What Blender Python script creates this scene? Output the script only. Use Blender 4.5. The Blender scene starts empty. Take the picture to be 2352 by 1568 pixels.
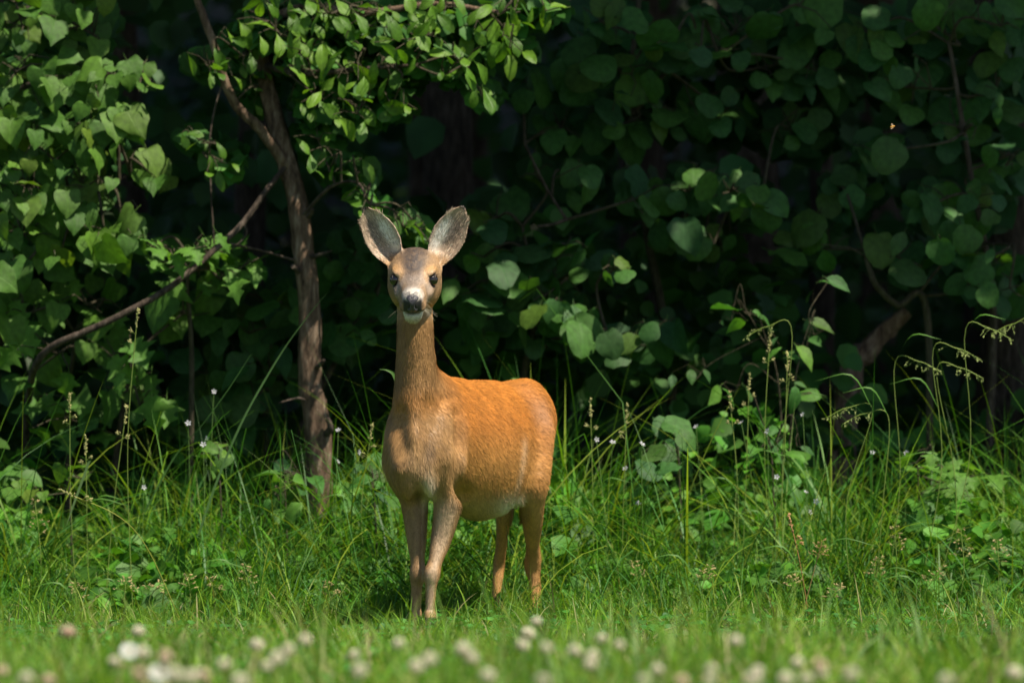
import bpy, math, random
import numpy as np
from mathutils import Vector, Matrix

rng = np.random.default_rng(11)
random.seed(11)
scene = bpy.context.scene
COL = scene.collection

# ------------------------------------------------------------------ camera, sky, sun, exposure
DIST, PXM, HOR, CAMH = 24.0, 835.0, 703.0, 0.9      # metres to the deer, photo px per metre there, horizon row, eye height
cam_d = bpy.data.cameras.new('camera'); cam = bpy.data.objects.new('camera', cam_d); COL.objects.link(cam)
cam.location = (0, -DIST, CAMH)
cam.rotation_euler = (math.radians(90) - math.atan((784 - HOR) / PXM / DIST), 0, 0)
cam_d.sensor_width = 36.0
cam_d.lens = 36.0 * PXM * DIST / 2352.0
cam_d.clip_start = 0.5; cam_d.clip_end = 2000
cam_d.dof.use_dof = True; cam_d.dof.focus_distance = DIST - 0.02; cam_d.dof.aperture_fstop = 3.5
scene.camera = cam

TO_SUN = Vector((0.41, -0.27, 0.87)).normalized()
world = bpy.data.worlds.new('World'); scene.world = world; world.use_nodes = True
wn = world.node_tree.nodes; wl = world.node_tree.links
sky = wn.new('ShaderNodeTexSky'); sky.sky_type = 'NISHITA'; sky.sun_disc = False
sky.sun_elevation = math.asin(TO_SUN.z); sky.sun_rotation = math.atan2(TO_SUN.x, TO_SUN.y)
wl.new(sky.outputs[0], wn['Background'].inputs[0]); wn['Background'].inputs[1].default_value = 0.062
sun_d = bpy.data.lights.new('sun', 'SUN'); sun = bpy.data.objects.new('sun', sun_d); COL.objects.link(sun)
sun_d.energy = 5.0; sun_d.angle = math.radians(0.5); sun_d.color = (1.0, 0.91, 0.74)
sun.rotation_euler = TO_SUN.to_track_quat('Z', 'Y').to_euler(); sun.location = (6, -6, 12)
vs = scene.view_settings; vs.view_transform = 'Standard'; vs.look = 'None'; vs.exposure = 0.72; vs.gamma = 1.0; vs.use_curve_mapping = False
scene.cycles.max_bounces = 6; scene.cycles.diffuse_bounces = 3; scene.cycles.transmission_bounces = 4
scene.cycles.sample_clamp_indirect = 4.0

# ------------------------------------------------------------------ helpers
def W(px, py, y):
    """a point of the place: photo column and row at depth y behind the deer's breast"""
    k = (1 + y / DIST) / PXM
    return np.array([(px - 1176) * k, y, CAMH - (py - HOR) * k])
def ground_z(x, y):
    x = np.asarray(x, float); y = np.asarray(y, float)
    t = np.clip((y - 5) / 22, 0, 1)
    return 4.5 * t * t * (3 - 2 * t) + 0.02 * np.sin(x * 1.3 + 0.7) * np.sin(y * 1.1) * np.clip(np.abs(y) / 2, 0, 1)
def yground(py, hz):
    """depth at which something hz above the lawn stands on photo row py"""
    return DIST * (PXM * (CAMH - hz) / (py - HOR) - 1)
def unit(v):
    v = np.asarray(v, float)
    return v / np.maximum(np.linalg.norm(v, axis=-1, keepdims=True), 1e-9)

def mesh_np(name, V, faces, cols=None, smooth=True, normals=None):
    me = bpy.data.meshes.new(name)
    V = np.asarray(V, np.float32)
    me.vertices.add(len(V)); me.vertices.foreach_set('co', V.ravel())
    loops = np.concatenate([np.asarray(f, np.int32).ravel() for f in faces])
    tot = np.concatenate([np.full(len(f), np.asarray(f).shape[1], np.int32) for f in faces])
    start = np.concatenate([[0], np.cumsum(tot)[:-1]]).astype(np.int32)
    me.loops.add(len(loops)); me.loops.foreach_set('vertex_index', loops)
    me.polygons.add(len(tot)); me.polygons.foreach_set('loop_start', start)
    me.polygons.foreach_set('use_smooth', np.full(len(tot), smooth, bool))
    me.update(calc_edges=True)
    if cols is not None:
        a = me.color_attributes.new('Col', 'FLOAT_COLOR', 'POINT')
        c = np.ones((len(V), 4), np.float32); c[:, :3] = cols
        a.data.foreach_set('color', c.ravel())
    if normals is not None:
        me.normals_split_custom_set_from_vertices(np.asarray(normals, np.float32).tolist())
    return me
def obj(name, me, mat=None, parent=None, loc=None, **props):
    o = bpy.data.objects.new(name, me); COL.objects.link(o)
    if mat is not None and me is not None and not me.materials: me.materials.append(mat)
    if parent is not None: o.parent = parent
    if loc is not None: o.location = loc
    for k, v in props.items(): o[k] = v
    return o
def thing(name, label, cat, loc, group=None):
    o = obj(name, None, loc=tuple(float(c) for c in loc)); o.empty_display_size = 0.05
    o['label'] = label; o['category'] = cat
    if group: o['group'] = group
    return o

def vnoise(P, seed=0):
    """smooth value noise in -1..1 at points P"""
    i = np.floor(P).astype(np.int64); f = P - i; f = f * f * (3 - 2 * f); out = np.zeros(len(P))
    for dx in (0, 1):
        for dy in (0, 1):
            for dz in (0, 1):
                h = (i[:, 0] + dx) * 374761393 + (i[:, 1] + dy) * 668265263 + (i[:, 2] + dz) * 2147483647 + seed * 974711
                h = (h ^ (h >> 13)) * 1274126177; h = (h ^ (h >> 16)) & 0xffff
                out += (h / 32767.5 - 1) * (f[:, 0] if dx else 1 - f[:, 0]) * (f[:, 1] if dy else 1 - f[:, 1]) * (f[:, 2] if dz else 1 - f[:, 2])
    return out
class Geo:
    """collects numpy pieces into one mesh"""
    def __init__(s): s.V = []; s.T = []; s.Q = []; s.C = []; s.n = 0
    def add(s, V, T=None, Q=None, col=(1, 1, 1)):
        V = np.asarray(V, float).reshape(-1, 3)
        if T is not None and len(T): s.T.append(np.asarray(T) + s.n)
        if Q is not None and len(Q): s.Q.append(np.asarray(Q) + s.n)
        c = np.asarray(col, float); s.C.append(np.broadcast_to(c, (len(V), 3))); s.V.append(V); s.n += len(V)
    def tube(s, pts, radii, seg=6, col=(1, 1, 1), cap=True):
        pts = np.asarray(pts, float); n = len(pts); radii = np.broadcast_to(np.asarray(radii, float), (n,))
        tan = unit(np.gradient(pts, axis=0)); ref = np.array([0.31, 0.9, 0.2]) if abs(tan[:, 1]).mean() < 0.8 else np.array([1.0, 0.1, 0.2])
        a = unit(np.cross(tan, ref)); b = np.cross(tan, a)
        th = np.arange(seg) * 2 * math.pi / seg
        R = pts[:, None] + radii[:, None, None] * (np.cos(th)[None, :, None] * a[:, None] + np.sin(th)[None, :, None] * b[:, None])
        i = np.arange(n - 1)[:, None] * seg; j = np.arange(seg)[None]; j2 = (j + 1) % seg
        Q = np.stack([i + j, i + j2, i + seg + j2, i + seg + j], -1).reshape(-1, 4)
        s.add(R.reshape(-1, 3), Q=Q, col=col)
        if cap:
            for r0, c in ((0, pts[0]), ((n - 1) * seg, pts[-1])):
                s.add(np.vstack([R.reshape(-1, 3)[r0:r0 + seg], c[None]]), T=[[q, (q + 1) % seg, seg] for q in range(seg)], col=col)
    def mesh(s, name, smooth=True):
        f = []
        if s.T: f.append(np.concatenate(s.T))
        if s.Q: f.append(np.concatenate(s.Q))
        return mesh_np(name, np.concatenate(s.V), f, np.concatenate(s.C), smooth)
def curve(pts, n=24):
    """Catmull-Rom through points"""
    P = np.asarray(pts, float); P = np.vstack([2 * P[0] - P[1], P, 2 * P[-1] - P[-2]])
    t = np.linspace(0, len(P) - 3 - 1e-6, n); i = t.astype(int); u = (t - i)[:, None]
    p0, p1, p2, p3 = P[i], P[i + 1], P[i + 2], P[i + 3]
    return 0.5 * (2 * p1 + (p2 - p0) * u + (2 * p0 - 5 * p1 + 4 * p2 - p3) * u ** 2 + (3 * p1 - p0 - 3 * p2 + p3) * u ** 3)

# ------------------------------------------------------------------ materials
def new_mat(name):
    m = bpy.data.materials.new(name); m.use_nodes = True
    nt = m.node_tree; return m, nt, nt.nodes, nt.links, nt.nodes['Principled BSDF']
def foliage(name, ramp=None, transl=0.3, rough=0.55, tint=(1.25, 1.3, 0.45), spec=0.28, nscale=40, veins=False):
    m, nt, N, L, bsdf = new_mat(name)
    if ramp:
        oi = N.new('ShaderNodeObjectInfo'); cr = N.new('ShaderNodeValToRGB')
        while len(cr.color_ramp.elements) < len(ramp): cr.color_ramp.elements.new(0.5)
        for k, c in enumerate(ramp):
            cr.color_ramp.elements[k].position = k / (len(ramp) - 1); cr.color_ramp.elements[k].color = (*c, 1)
        L.new(oi.outputs['Random'], cr.inputs[0]); src = cr.outputs[0]
    else:
        at = N.new('ShaderNodeAttribute'); at.attribute_name = 'Col'; src = at.outputs['Color']
    tc = N.new('ShaderNodeTexCoord'); nz = N.new('ShaderNodeTexNoise'); nz.inputs['Scale'].default_value = nscale; nz.inputs['Detail'].default_value = 3
    L.new(tc.outputs['Object'], nz.inputs['Vector'])
    mr = N.new('ShaderNodeMapRange'); mr.inputs[1].default_value = 0.3; mr.inputs[2].default_value = 0.7; mr.inputs[3].default_value = 0.72; mr.inputs[4].default_value = 1.25
    L.new(nz.outputs['Fac'], mr.inputs[0])
    mul = N.new('ShaderNodeVectorMath'); mul.operation = 'SCALE'; L.new(src, mul.inputs[0]); L.new(mr.outputs[0], mul.inputs['Scale'])
    L.new(mul.outputs[0], bsdf.inputs['Base Color'])
    bsdf.inputs['Roughness'].default_value = rough; bsdf.inputs['Specular IOR Level'].default_value = spec
    if veins:                                            # side veins and midrib in the leaf's own coordinates
        sp_ = N.new('ShaderNodeSeparateXYZ'); L.new(tc.outputs['Object'], sp_.inputs[0])
        def mth(op, a, b=None):
            q = N.new('ShaderNodeMath'); q.operation = op
            for k, v in enumerate((a, b)):
                if v is None: continue
                if isinstance(v, (int, float)): q.inputs[k].default_value = v
                else: L.new(v, q.inputs[k])
            return q.outputs[0]
        ax_ = mth('ABSOLUTE', sp_.outputs['X']); ph = mth('MULTIPLY', mth('SUBTRACT', sp_.outputs['Y'], mth('MULTIPLY', ax_, 0.85)), 44.0)
        vn = mth('POWER', mth('ABSOLUTE', mth('SINE', ph)), 10.0); vn = mth('MAXIMUM', mth('SUBTRACT', 1.0, mth('MULTIPLY', ax_, 40.0)), mth('SUBTRACT', 1.0, mth('POWER', mth('ABSOLUTE', mth('SINE', ph)), 0.3)))
        gain = mth('ADD', 0.95, mth('MULTIPLY', mth('MAXIMUM', vn, 0.0), 0.2)); m2 = N.new('ShaderNodeVectorMath'); m2.operation = 'SCALE'; L.new(mul.outputs[0], m2.inputs[0]); L.new(gain, m2.inputs['Scale']); mul = m2
        L.new(mul.outputs[0], bsdf.inputs['Base Color'])
        bp = N.new('ShaderNodeBump'); bp.inputs['Strength'].default_value = 0.22; bp.inputs['Distance'].default_value = 0.01; bp.invert = True; L.new(vn, bp.inputs['Height']); L.new(bp.outputs[0], bsdf.inputs['Normal'])
    tr = N.new('ShaderNodeBsdfTranslucent'); t2 = N.new('ShaderNodeVectorMath'); t2.operation = 'MULTIPLY'; t2.inputs[1].default_value = tint
    L.new(mul.outputs[0], t2.inputs[0]); L.new(t2.outputs[0], tr.inputs['Color'])
    mx = N.new('ShaderNodeMixShader'); mx.inputs[0].default_value = transl
    L.new(bsdf.outputs[0], mx.inputs[1]); L.new(tr.outputs[0], mx.inputs[2]); L.new(mx.outputs[0], N['Material Output'].inputs['Surface'])
    return m
def bark(name, c1, c2, c3, scale=1.0):
    m, nt, N, L, bsdf = new_mat(name)
    tc = N.new('ShaderNodeTexCoord'); mp = N.new('ShaderNodeMapping'); mp.inputs['Scale'].default_value = (60 * scale, 60 * scale, 14 * scale)
    L.new(tc.outputs['Object'], mp.inputs[0])
    nz = N.new('ShaderNodeTexNoise'); nz.inputs['Scale'].default_value = 1; nz.inputs['Detail'].default_value = 6; nz.inputs['Roughness'].default_value = 0.65; L.new(mp.outputs[0], nz.inputs[0])
    cr = N.new('ShaderNodeValToRGB'); e = cr.color_ramp.elements; e.new(0.5)
    for k, (p, c) in enumerate(((0.32, c1), (0.52, c2), (0.72, c3))): e[k].position = p; e[k].color = (*c, 1)
    L.new(nz.outputs['Fac'], cr.inputs[0]); L.new(cr.outputs[0], bsdf.inputs['Base Color'])
    bp = N.new('ShaderNodeBump'); bp.inputs['Strength'].default_value = 0.8; bp.inputs['Distance'].default_value = 0.012; L.new(nz.outputs['Fac'], bp.inputs['Height']); L.new(bp.outputs[0], bsdf.inputs['Normal'])
    bsdf.inputs['Roughness'].default_value = 0.9; bsdf.inputs['Specular IOR Level'].default_value = 0.2
    return m
def plain(name, col, rough=0.6, spec=0.4, attr=False):
    m, nt, N, L, bsdf = new_mat(name)
    bsdf.inputs['Base Color'].default_value = (*col, 1); bsdf.inputs['Roughness'].default_value = rough; bsdf.inputs['Specular IOR Level'].default_value = spec
    if attr:
        at = N.new('ShaderNodeAttribute'); at.attribute_name = 'Col'; L.new(at.outputs['Color'], bsdf.inputs['Base Color'])
    return m

M_LINDEN = foliage('linden_leaf', [(0.048, 0.125, 0.018), (0.065, 0.16, 0.02), (0.095, 0.20, 0.02), (0.06, 0.15, 0.028), (0.12, 0.19, 0.02)], veins=True, nscale=5)
M_PLUM = foliage('plum_leaf', [(0.06, 0.15, 0.014), (0.09, 0.21, 0.018), (0.15, 0.29, 0.022), (0.07, 0.17, 0.02)], transl=0.38, rough=0.45, spec=0.35, nscale=4, veins=True)
M_HAZEL = foliage('hazel_leaf', [(0.036, 0.105, 0.025), (0.045, 0.135, 0.032), (0.065, 0.16, 0.025), (0.03, 0.095, 0.034), (0.075, 0.14, 0.018)], veins=True, nscale=5)
M_MAPLE = foliage('maple_leaf', [(0.08, 0.20, 0.03), (0.12, 0.27, 0.04), (0.10, 0.23, 0.03)], transl=0.4, nscale=4, veins=True)
M_HERB = foliage('herb_leaf', [(0.05, 0.16, 0.03), (0.08, 0.22, 0.03), (0.12, 0.25, 0.03)], transl=0.35, nscale=4, veins=True)
M_STUFF = foliage('foliage_stuff', None, nscale=8)
M_GRASS = foliage('grass_blade', None, transl=0.35, rough=0.5, tint=(1.2, 1.25, 0.5), spec=0.3, nscale=6)
M_BARK = bark('bark', (0.028, 0.018, 0.012), (0.14, 0.092, 0.062), (0.29, 0.225, 0.165))
M_BARKR = bark('bark_grey', (0.022, 0.018, 0.015), (0.07, 0.052, 0.04), (0.15, 0.12, 0.10))
M_TWIG = bark('twig_bark', (0.03, 0.028, 0.016), (0.07, 0.06, 0.038), (0.12, 0.10, 0.07), 2.0)
M_STRAW = plain('grass_straw', (1, 1, 1), 0.55, 0.3, attr=True)
M_PETAL = foliage('petal', None, transl=0.5, rough=0.7, tint=(1, 1, 1), spec=0.2, nscale=60)

def ground_mat():
    m, nt, N, L, bsdf = new_mat('ground_soil')
    tc = N.new('ShaderNodeTexCoord'); nz = N.new('ShaderNodeTexNoise'); nz.inputs['Scale'].default_value = 9; nz.inputs['Detail'].default_value = 8; L.new(tc.outputs['Object'], nz.inputs[0])
    cr = N.new('ShaderNodeValToRGB'); e = cr.color_ramp.elements; e.new(0.5)
    for k, (p, c) in enumerate(((0.35, (0.018, 0.022, 0.009)), (0.5, (0.035, 0.03, 0.016)), (0.66, (0.05, 0.06, 0.02)))): e[k].position = p; e[k].color = (*c, 1)
    L.new(nz.outputs['Fac'], cr.inputs[0])
    sep = N.new('ShaderNodeSeparateXYZ'); L.new(tc.outputs['Object'], sep.inputs[0])
    mr = N.new('ShaderNodeMapRange'); mr.inputs[1].default_value = 0.6; mr.inputs[2].default_value = 2.0; L.new(sep.outputs['Y'], mr.inputs[0])
    mx = N.new('ShaderNodeMixRGB'); mx.inputs[1].default_value = (0.045, 0.09, 0.018, 1); L.new(mr.outputs[0], mx.inputs[0]); L.new(cr.outputs[0], mx.inputs[2])
    L.new(mx.outputs[0], bsdf.inputs['Base Color']); bsdf.inputs['Roughness'].default_value = 0.95
    bp = N.new('ShaderNodeBump'); bp.inputs['Distance'].default_value = 0.03; L.new(nz.outputs['Fac'], bp.inputs['Height']); L.new(bp.outputs[0], bsdf.inputs['Normal'])
    return m

# ------------------------------------------------------------------ ground
def build_ground():
    xs = np.unique(np.concatenate([np.linspace(-300, -12, 12), np.linspace(-12, 12, 81), np.linspace(12, 300, 12)]))
    ys = np.unique(np.concatenate([np.linspace(-300, -30, 10), np.linspace(-30, 32, 125), np.linspace(32, 400, 12)]))
    X, Y = np.meshgrid(xs, ys); Z = ground_z(X, Y)
    V = np.stack([X, Y, Z], -1).reshape(-1, 3); nx = len(xs); i = np.arange(len(ys) - 1)[:, None] * nx + np.arange(nx - 1)[None]
    Q = np.stack([i, i + 1, i + nx + 1, i + nx], -1).reshape(-1, 4)
    obj('ground', mesh_np('ground', V, [Q]), ground_mat(), kind='structure', label='dark forest soil and lawn ground')
build_ground()

# ------------------------------------------------------------------ the deer
def build_deer():
    H = 0.003
    lo = np.array([-0.47, -0.21, -0.02]); hi = np.array([0.16, 1.00, 1.20])
    n = np.ceil((hi - lo) / H).astype(int) + 1
    F = np.full(n, 1.0, np.float32)
    ax = [lo[i] + np.arange(n[i]) * H for i in range(3)]
    def block(bl, bh):
        i0 = np.clip(np.floor((np.asarray(bl) - lo) / H).astype(int), 0, n - 1); i1 = np.clip(np.ceil((np.asarray(bh) - lo) / H).astype(int) + 1, 1, n)
        sl = tuple(slice(a, b) for a, b in zip(i0, i1))
        g = [ax[k][sl[k]].astype(np.float32) for k in range(3)]
        return sl, g[0][:, None, None], g[1][None, :, None], g[2][None, None, :]
    def smin(sl, d, k):
        a = F[sl]
        if k <= 0: F[sl] = np.minimum(a, d); return
        h = np.maximum(k - np.abs(a - d), 0) / k
        F[sl] = np.minimum(a, d) - h * h * k * 0.25
    def ssub(sl, d, k):
        a = F[sl]; d = -d; h = np.maximum(k - np.abs(a - d), 0) / k
        F[sl] = np.maximum(a, d) + h * h * k * 0.25
    def cap(a, b, ra, rb, k=0.02, sc=(1, 1, 1), sub=False):
        a = np.asarray(a); b = np.asarray(b); m = max(ra, rb) / min(sc) + k + 0.01
        sl, X, Y, Z = block(np.minimum(a, b) - m, np.maximum(a, b) + m)
        px, py, pz = (X - a[0]) * sc[0], (Y - a[1]) * sc[1], (Z - a[2]) * sc[2]; d = (b - a) * np.array(sc); L2 = float(d @ d) + 1e-12
        t = np.clip((px * d[0] + py * d[1] + pz * d[2]) / L2, 0, 1)
        t2 = t
        D = np.sqrt((px - t * d[0]) ** 2 + (py - t * d[1]) ** 2 + (pz - t * d[2]) ** 2) - (ra + (rb - ra) * t2)
        (ssub if sub else smin)(sl, D / max(sc), k)
    def chain(pts, k, sc=(1, 1, 1), sub=False, per=5):
        """smooth tapering limb through (x, y, z, r) points, joined to the body in one go"""
        P4 = np.asarray(pts, float); C4 = curve(P4, per * (len(P4) - 1) + 1); C4[:, 3] = np.maximum(C4[:, 3], 0.004)
        m = C4[:, 3].max() / min(sc) + k + 0.012; sl, X, Y, Z = block(C4[:, :3].min(0) - m, C4[:, :3].max(0) + m)
        D = np.full((X.shape[0], Y.shape[1], Z.shape[2]), 1.0, np.float32); bl0 = np.array([X.min(), Y.min(), Z.min()])
        for a, b in zip(C4[:-1], C4[1:]):
            mm = max(a[3], b[3]) / min(sc) + k + 0.012; l0 = np.minimum(a[:3], b[:3]) - mm; l1 = np.maximum(a[:3], b[:3]) + mm
            i0 = np.clip(((l0 - bl0) / H).astype(int), 0, None); i1 = np.clip(((l1 - bl0) / H).astype(int) + 2, 1, None)
            s3 = tuple(slice(p, q) for p, q in zip(i0, i1)); x, y, z = X[s3[0]], Y[:, s3[1]], Z[:, :, s3[2]]
            px, py, pz = (x - a[0]) * sc[0], (y - a[1]) * sc[1], (z - a[2]) * sc[2]; d = (b[:3] - a[:3]) * np.array(sc); t = np.clip((px * d[0] + py * d[1] + pz * d[2]) / (float(d @ d) + 1e-12), 0, 1)
            dd = (np.sqrt((px - t * d[0]) ** 2 + (py - t * d[1]) ** 2 + (pz - t * d[2]) ** 2) - (a[3] + (b[3] - a[3]) * t)) / max(sc)
            D[s3] = np.minimum(D[s3], dd)
        (ssub if sub else smin)(sl, D, k)
    def ell(c, R, rad, k=0.02, sub=False):
        """ellipsoid with axes rows R"""
        R = np.asarray(R, float); rad = np.asarray(rad, float); m = rad.max() + k + 0.01
        sl, X, Y, Z = block(np.asarray(c) - m, np.asarray(c) + m)
        q = [(R[i][0] * (X - c[0]) + R[i][1] * (Y - c[1]) + R[i][2] * (Z - c[2])) / rad[i] for i in range(3)]
        g = np.sqrt(q[0] ** 2 + q[1] ** 2 + q[2] ** 2)
        g2 = np.sqrt((q[0] / rad[0]) ** 2 + (q[1] / rad[1]) ** 2 + (q[2] / rad[2]) ** 2) + 1e-6
        D = g * (g - 1) / g2
        (ssub if sub else smin)(sl, D, k)
    I3 = np.eye(3)
    # ---- trunk: elliptical stations along the spine
    ang = math.radians(22.0); e = np.array([math.sin(ang), math.cos(ang), 0]); lat = np.array([math.cos(ang), -math.sin(ang), 0])
    A = W(936, 900, 0.0); A[2] = 0
    S = np.array([-0.035, 0.005, 0.07, 0.2, 0.35, 0.5, 0.6, 0.7, 0.8, 0.88, 0.94])
    CZ = np.array([0.465, 0.47, 0.488, 0.53, 0.509, 0.491, 0.493, 0.522, 0.55, 0.56, 0.56])
    HW = np.array([0.01, 0.054, 0.080, 0.098, 0.115, 0.126, 0.124, 0.111, 0.101, 0.077, 0.01])
    HH = np.array([0.01, 0.072, 0.114, 0.164, 0.176, 0.196, 0.192, 0.160, 0.135, 0.105, 0.01])
    from_s = np.linspace(S[0], S[-1], 400)
    def smooth_tab(T):
        v = np.interp(from_s, S, T); kk = np.hanning(31); kk /= kk.sum()
        return np.convolve(np.pad(v, 15, mode='edge'), kk, 'valid')
    cz_t, hw_t, hh_t = smooth_tab(CZ), smooth_tab(HW), smooth_tab(HH)
    hw_t[0] = hw_t[-1] = 0.004
    sl, X, Y, Z = block(lo, hi)
    s = ((X - A[0]) * e[0] + (Y - A[1]) * e[1]); l = ((X - A[0]) * lat[0] + (Y - A[1]) * lat[1])
    sc_ = np.clip(s, S[0], S[-1])
    cz = np.interp(sc_, from_s, cz_t); hw = np.interp(sc_, from_s, hw_t); hh = np.interp(sc_, from_s, hh_t)
    zz = Z - cz
    up = np.where(zz > 0, 1.0, 1.0)
    # narrower towards the spine and the breastbone than a plain ellipse
    g = np.sqrt((l / hw) ** 2 + (zz / hh) ** 2)
    D = (g - 1) * np.minimum(hw, hh)
    D = np.maximum(D, np.maximum(S[0] - s, s - S[-1]))
    F[sl] = np.minimum(F[sl], D.astype(np.float32)); del D, g, zz, cz, hw, hh, s, l
    sp = lambda s_, l_, z_: A + e * s_ + lat * l_ + np.array([0, 0, z_])
    # withers and croup
    cap(sp(0.15, 0, 0.655), sp(0.34, 0, 0.635), 0.050, 0.05, 0.05); cap(sp(0.34, 0, 0.635), sp(0.62, 0, 0.632), 0.05, 0.05, 0.03)
    ell(sp(0.79, 0.0, 0.583), np.array([e, lat, [0, 0, 1]]), (0.13, 0.10, 0.085), 0.05)
    # tail stub
    cap(sp(0.92, 0, 0.60), sp(0.955, 0, 0.545), 0.022, 0.014, 0.02)
    # ---- neck
    ns = (1, 0.86, 1)
    pts = [(953, 640, 0.07, 0.046), (953, 720, 0.07, 0.050), (954, 800, 0.075, 0.053), (954, 870, 0.082, 0.058), (955, 940, 0.082, 0.066), (956, 1010, 0.08, 0.072), (955, 1080, 0.085, 0.066)]
    chain([(*W(*p[:3]), p[3]) for p in pts], 0.035, ns)
    cap(W(985, 930, 0.20), W(962, 830, 0.13), 0.06, 0.035, 0.05)
    cap(W(950, 1020, 0.03), W(951, 1105, 0.04), 0.040, 0.040, 0.05)       # breast
    # ---- shoulders and forelegs: image right = near side
    R_ax = np.array([e, lat, [0, 0, 1]])
    ell(W(1026, 1030, 0.11), R_ax, (0.085, 0.042, 0.125), 0.026)
    ell(W(928, 1030, 0.15), R_ax, (0.10, 0.040, 0.125), 0.03)
    def leg(pts_):
        chain([(*W(*p[:3]), p[3]) for p in pts_], 0.022)
    leg([(1024, 1050, 0.085, 0.058), (1028, 1115, 0.10, 0.046), (1028, 1165, 0.105, 0.040), (1014, 1235, 0.10, 0.0315), (1000, 1288, 0.07, 0.0215), (992, 1318, 0.055, 0.0250), (990, 1346, 0.05, 0.0175), (988, 1395, 0.045, 0.0155), (988, 1412, 0.04, 0.019), (990, 1430, 0.015, 0.0165)])
    leg([(928, 1060, 0.11, 0.058), (946, 1130, 0.14, 0.042), (953, 1170, 0.15, 0.0375), (957, 1240, 0.14, 0.029), (959, 1288, 0.13, 0.0215), (960, 1318, 0.125, 0.0250), (957, 1346, 0.125, 0.0175), (955, 1395, 0.125, 0.0165), (954, 1410, 0.12, 0.0195), (951, 1428, 0.095, 0.0165)])
    cap(W(1030, 1130, 0.17), W(1020, 1160, 0.17), 0.03, 0.02, 0.03)       # elbow points
    # ---- hind legs
    ell(W(1212, 985, 0.70), R_ax, (0.115, 0.050, 0.135), 0.04)
    ell(W(1100, 985, 0.78), R_ax, (0.115, 0.05, 0.135), 0.05)
    leg([(1217, 1000, 0.66, 0.070), (1222, 1100, 0.58, 0.050), (1222, 1150, 0.60, 0.0385), (1223, 1205, 0.66, 0.030), (1223, 1258, 0.73, 0.0200), (1223, 1298, 0.775, 0.0255), (1227, 1332, 0.775, 0.0185), (1228, 1380, 0.765, 0.0165), (1225, 1402, 0.755, 0.0175), (1222, 1422, 0.735, 0.0165)])
    cap(W(1232, 1285, 0.80), W(1226, 1215, 0.74), 0.016, 0.012, 0.02)     # Achilles tendon and hock point
    ell(W(1233, 1355, 0.785), I3, (0.014, 0.012, 0.03), 0.015)            # gland tuft on the cannon
    leg([(1135, 1030, 0.74, 0.066), (1152, 1110, 0.64, 0.046), (1157, 1160, 0.66, 0.030), (1155, 1210, 0.71, 0.0205), (1150, 1265, 0.76, 0.0175), (1146, 1300, 0.785, 0.0185), (1142, 1345, 0.775, 0.0155), (1139, 1385, 0.77, 0.0165), (1137, 1402, 0.76, 0.0185), (1134, 1420, 0.735, 0.0175)])
    # flank fold between belly and stifle
    chain([(*W(1200, 985, 0.60), 0.030), (*W(1203, 1040, 0.565), 0.027), (*W(1199, 1095, 0.55), 0.025), (*W(1188, 1140, 0.55), 0.022)], 0.022)
    # ---- hooves, cloven
    for (px, py, y) in ((990, 1440, 0.005), (951, 1440, 0.085), (1222, 1432, 0.725), (1134, 1432, 0.725)):
        for dx in (-1, 1):
            a = W(px, py, y); a[0] += dx * 0.0085; a[2] = 0.030; b = a + np.array([dx * 0.002, -0.028, -0.018])
            cap(a, b, 0.0125, 0.0085, 0.004)
    # ---- head in its own frame: t forward, r right, u up
    pit = math.radians(31); f = np.array([0.0, -math.cos(pit), -math.sin(pit)]); u = np.array([0.0, -math.sin(pit), math.cos(pit)])
    yaw = math.radians(-1.5); rz = np.array([[math.cos(yaw), -math.sin(yaw), 0], [math.sin(yaw), math.cos(yaw), 0], [0, 0, 1]]); f = rz @ f; u = rz @ u; r = np.cross(f, u)
    O = W(953, 617, 0.05)
    hp = lambda t_, r_, u_: O + f * t_ + r * r_ + u * u_
    T = np.array([-0.075, -0.05, -0.02, 0.02, 0.05, 0.08, 0.11, 0.15, 0.18, 0.20, 0.217])
    CU = np.array([0.0, 0.0, -0.002, -0.006, -0.010, -0.013, -0.010, -0.006, -0.002, 0.002, 0.006])
    hWt = np.array([0.008, 0.046, 0.064, 0.0755, 0.0745, 0.062, 0.049, 0.0385, 0.0335, 0.027, 0.010])
    hHt = np.array([0.008, 0.036, 0.053, 0.062, 0.064, 0.061, 0.054, 0.046, 0.041, 0.034, 0.012])
    m = 0.12; sl, X, Y, Z = block(O - 0.16, O + np.array([0.14, 0.14, 0.14])); 
    b0 = np.minimum(hp(-0.09, 0, 0), hp(0.24, 0, 0)) - m; b1 = np.maximum(hp(-0.09, 0, 0), hp(0.24, 0, 0)) + m
    sl, X, Y, Z = block(b0, b1)
    X0, Y0, Z0 = X - O[0], Y - O[1], Z - O[2]
    t = X0 * f[0] + Y0 * f[1] + Z0 * f[2]; rr = X0 * r[0] + Y0 * r[1] + Z0 * r[2]; uu = X0 * u[0] + Y0 * u[1] + Z0 * u[2]
    tc_ = np.clip(t, T[0], T[-1]); cu = np.interp(tc_, T, CU); hw = np.interp(tc_, T, hWt); hh = np.interp(tc_, T, hHt)
    # boxier than an ellipse: flat brow and nose bridge, straight cheeks
    p_ = 2.5
    g = (np.abs(rr / hw) ** p_ + np.abs((uu - cu) / hh) ** p_) ** (1 / p_)
    D = np.maximum((g - 1) * np.minimum(hw, hh), np.maximum(T[0] - t, t - T[-1]))
    smin(sl, D.astype(np.float32), 0.02)
    HR = np.array([f, r, u])
    ell(hp(0.0, 0, 0.020), HR, (0.055, 0.046, 0.030), 0.02)                      # crown dome
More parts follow.
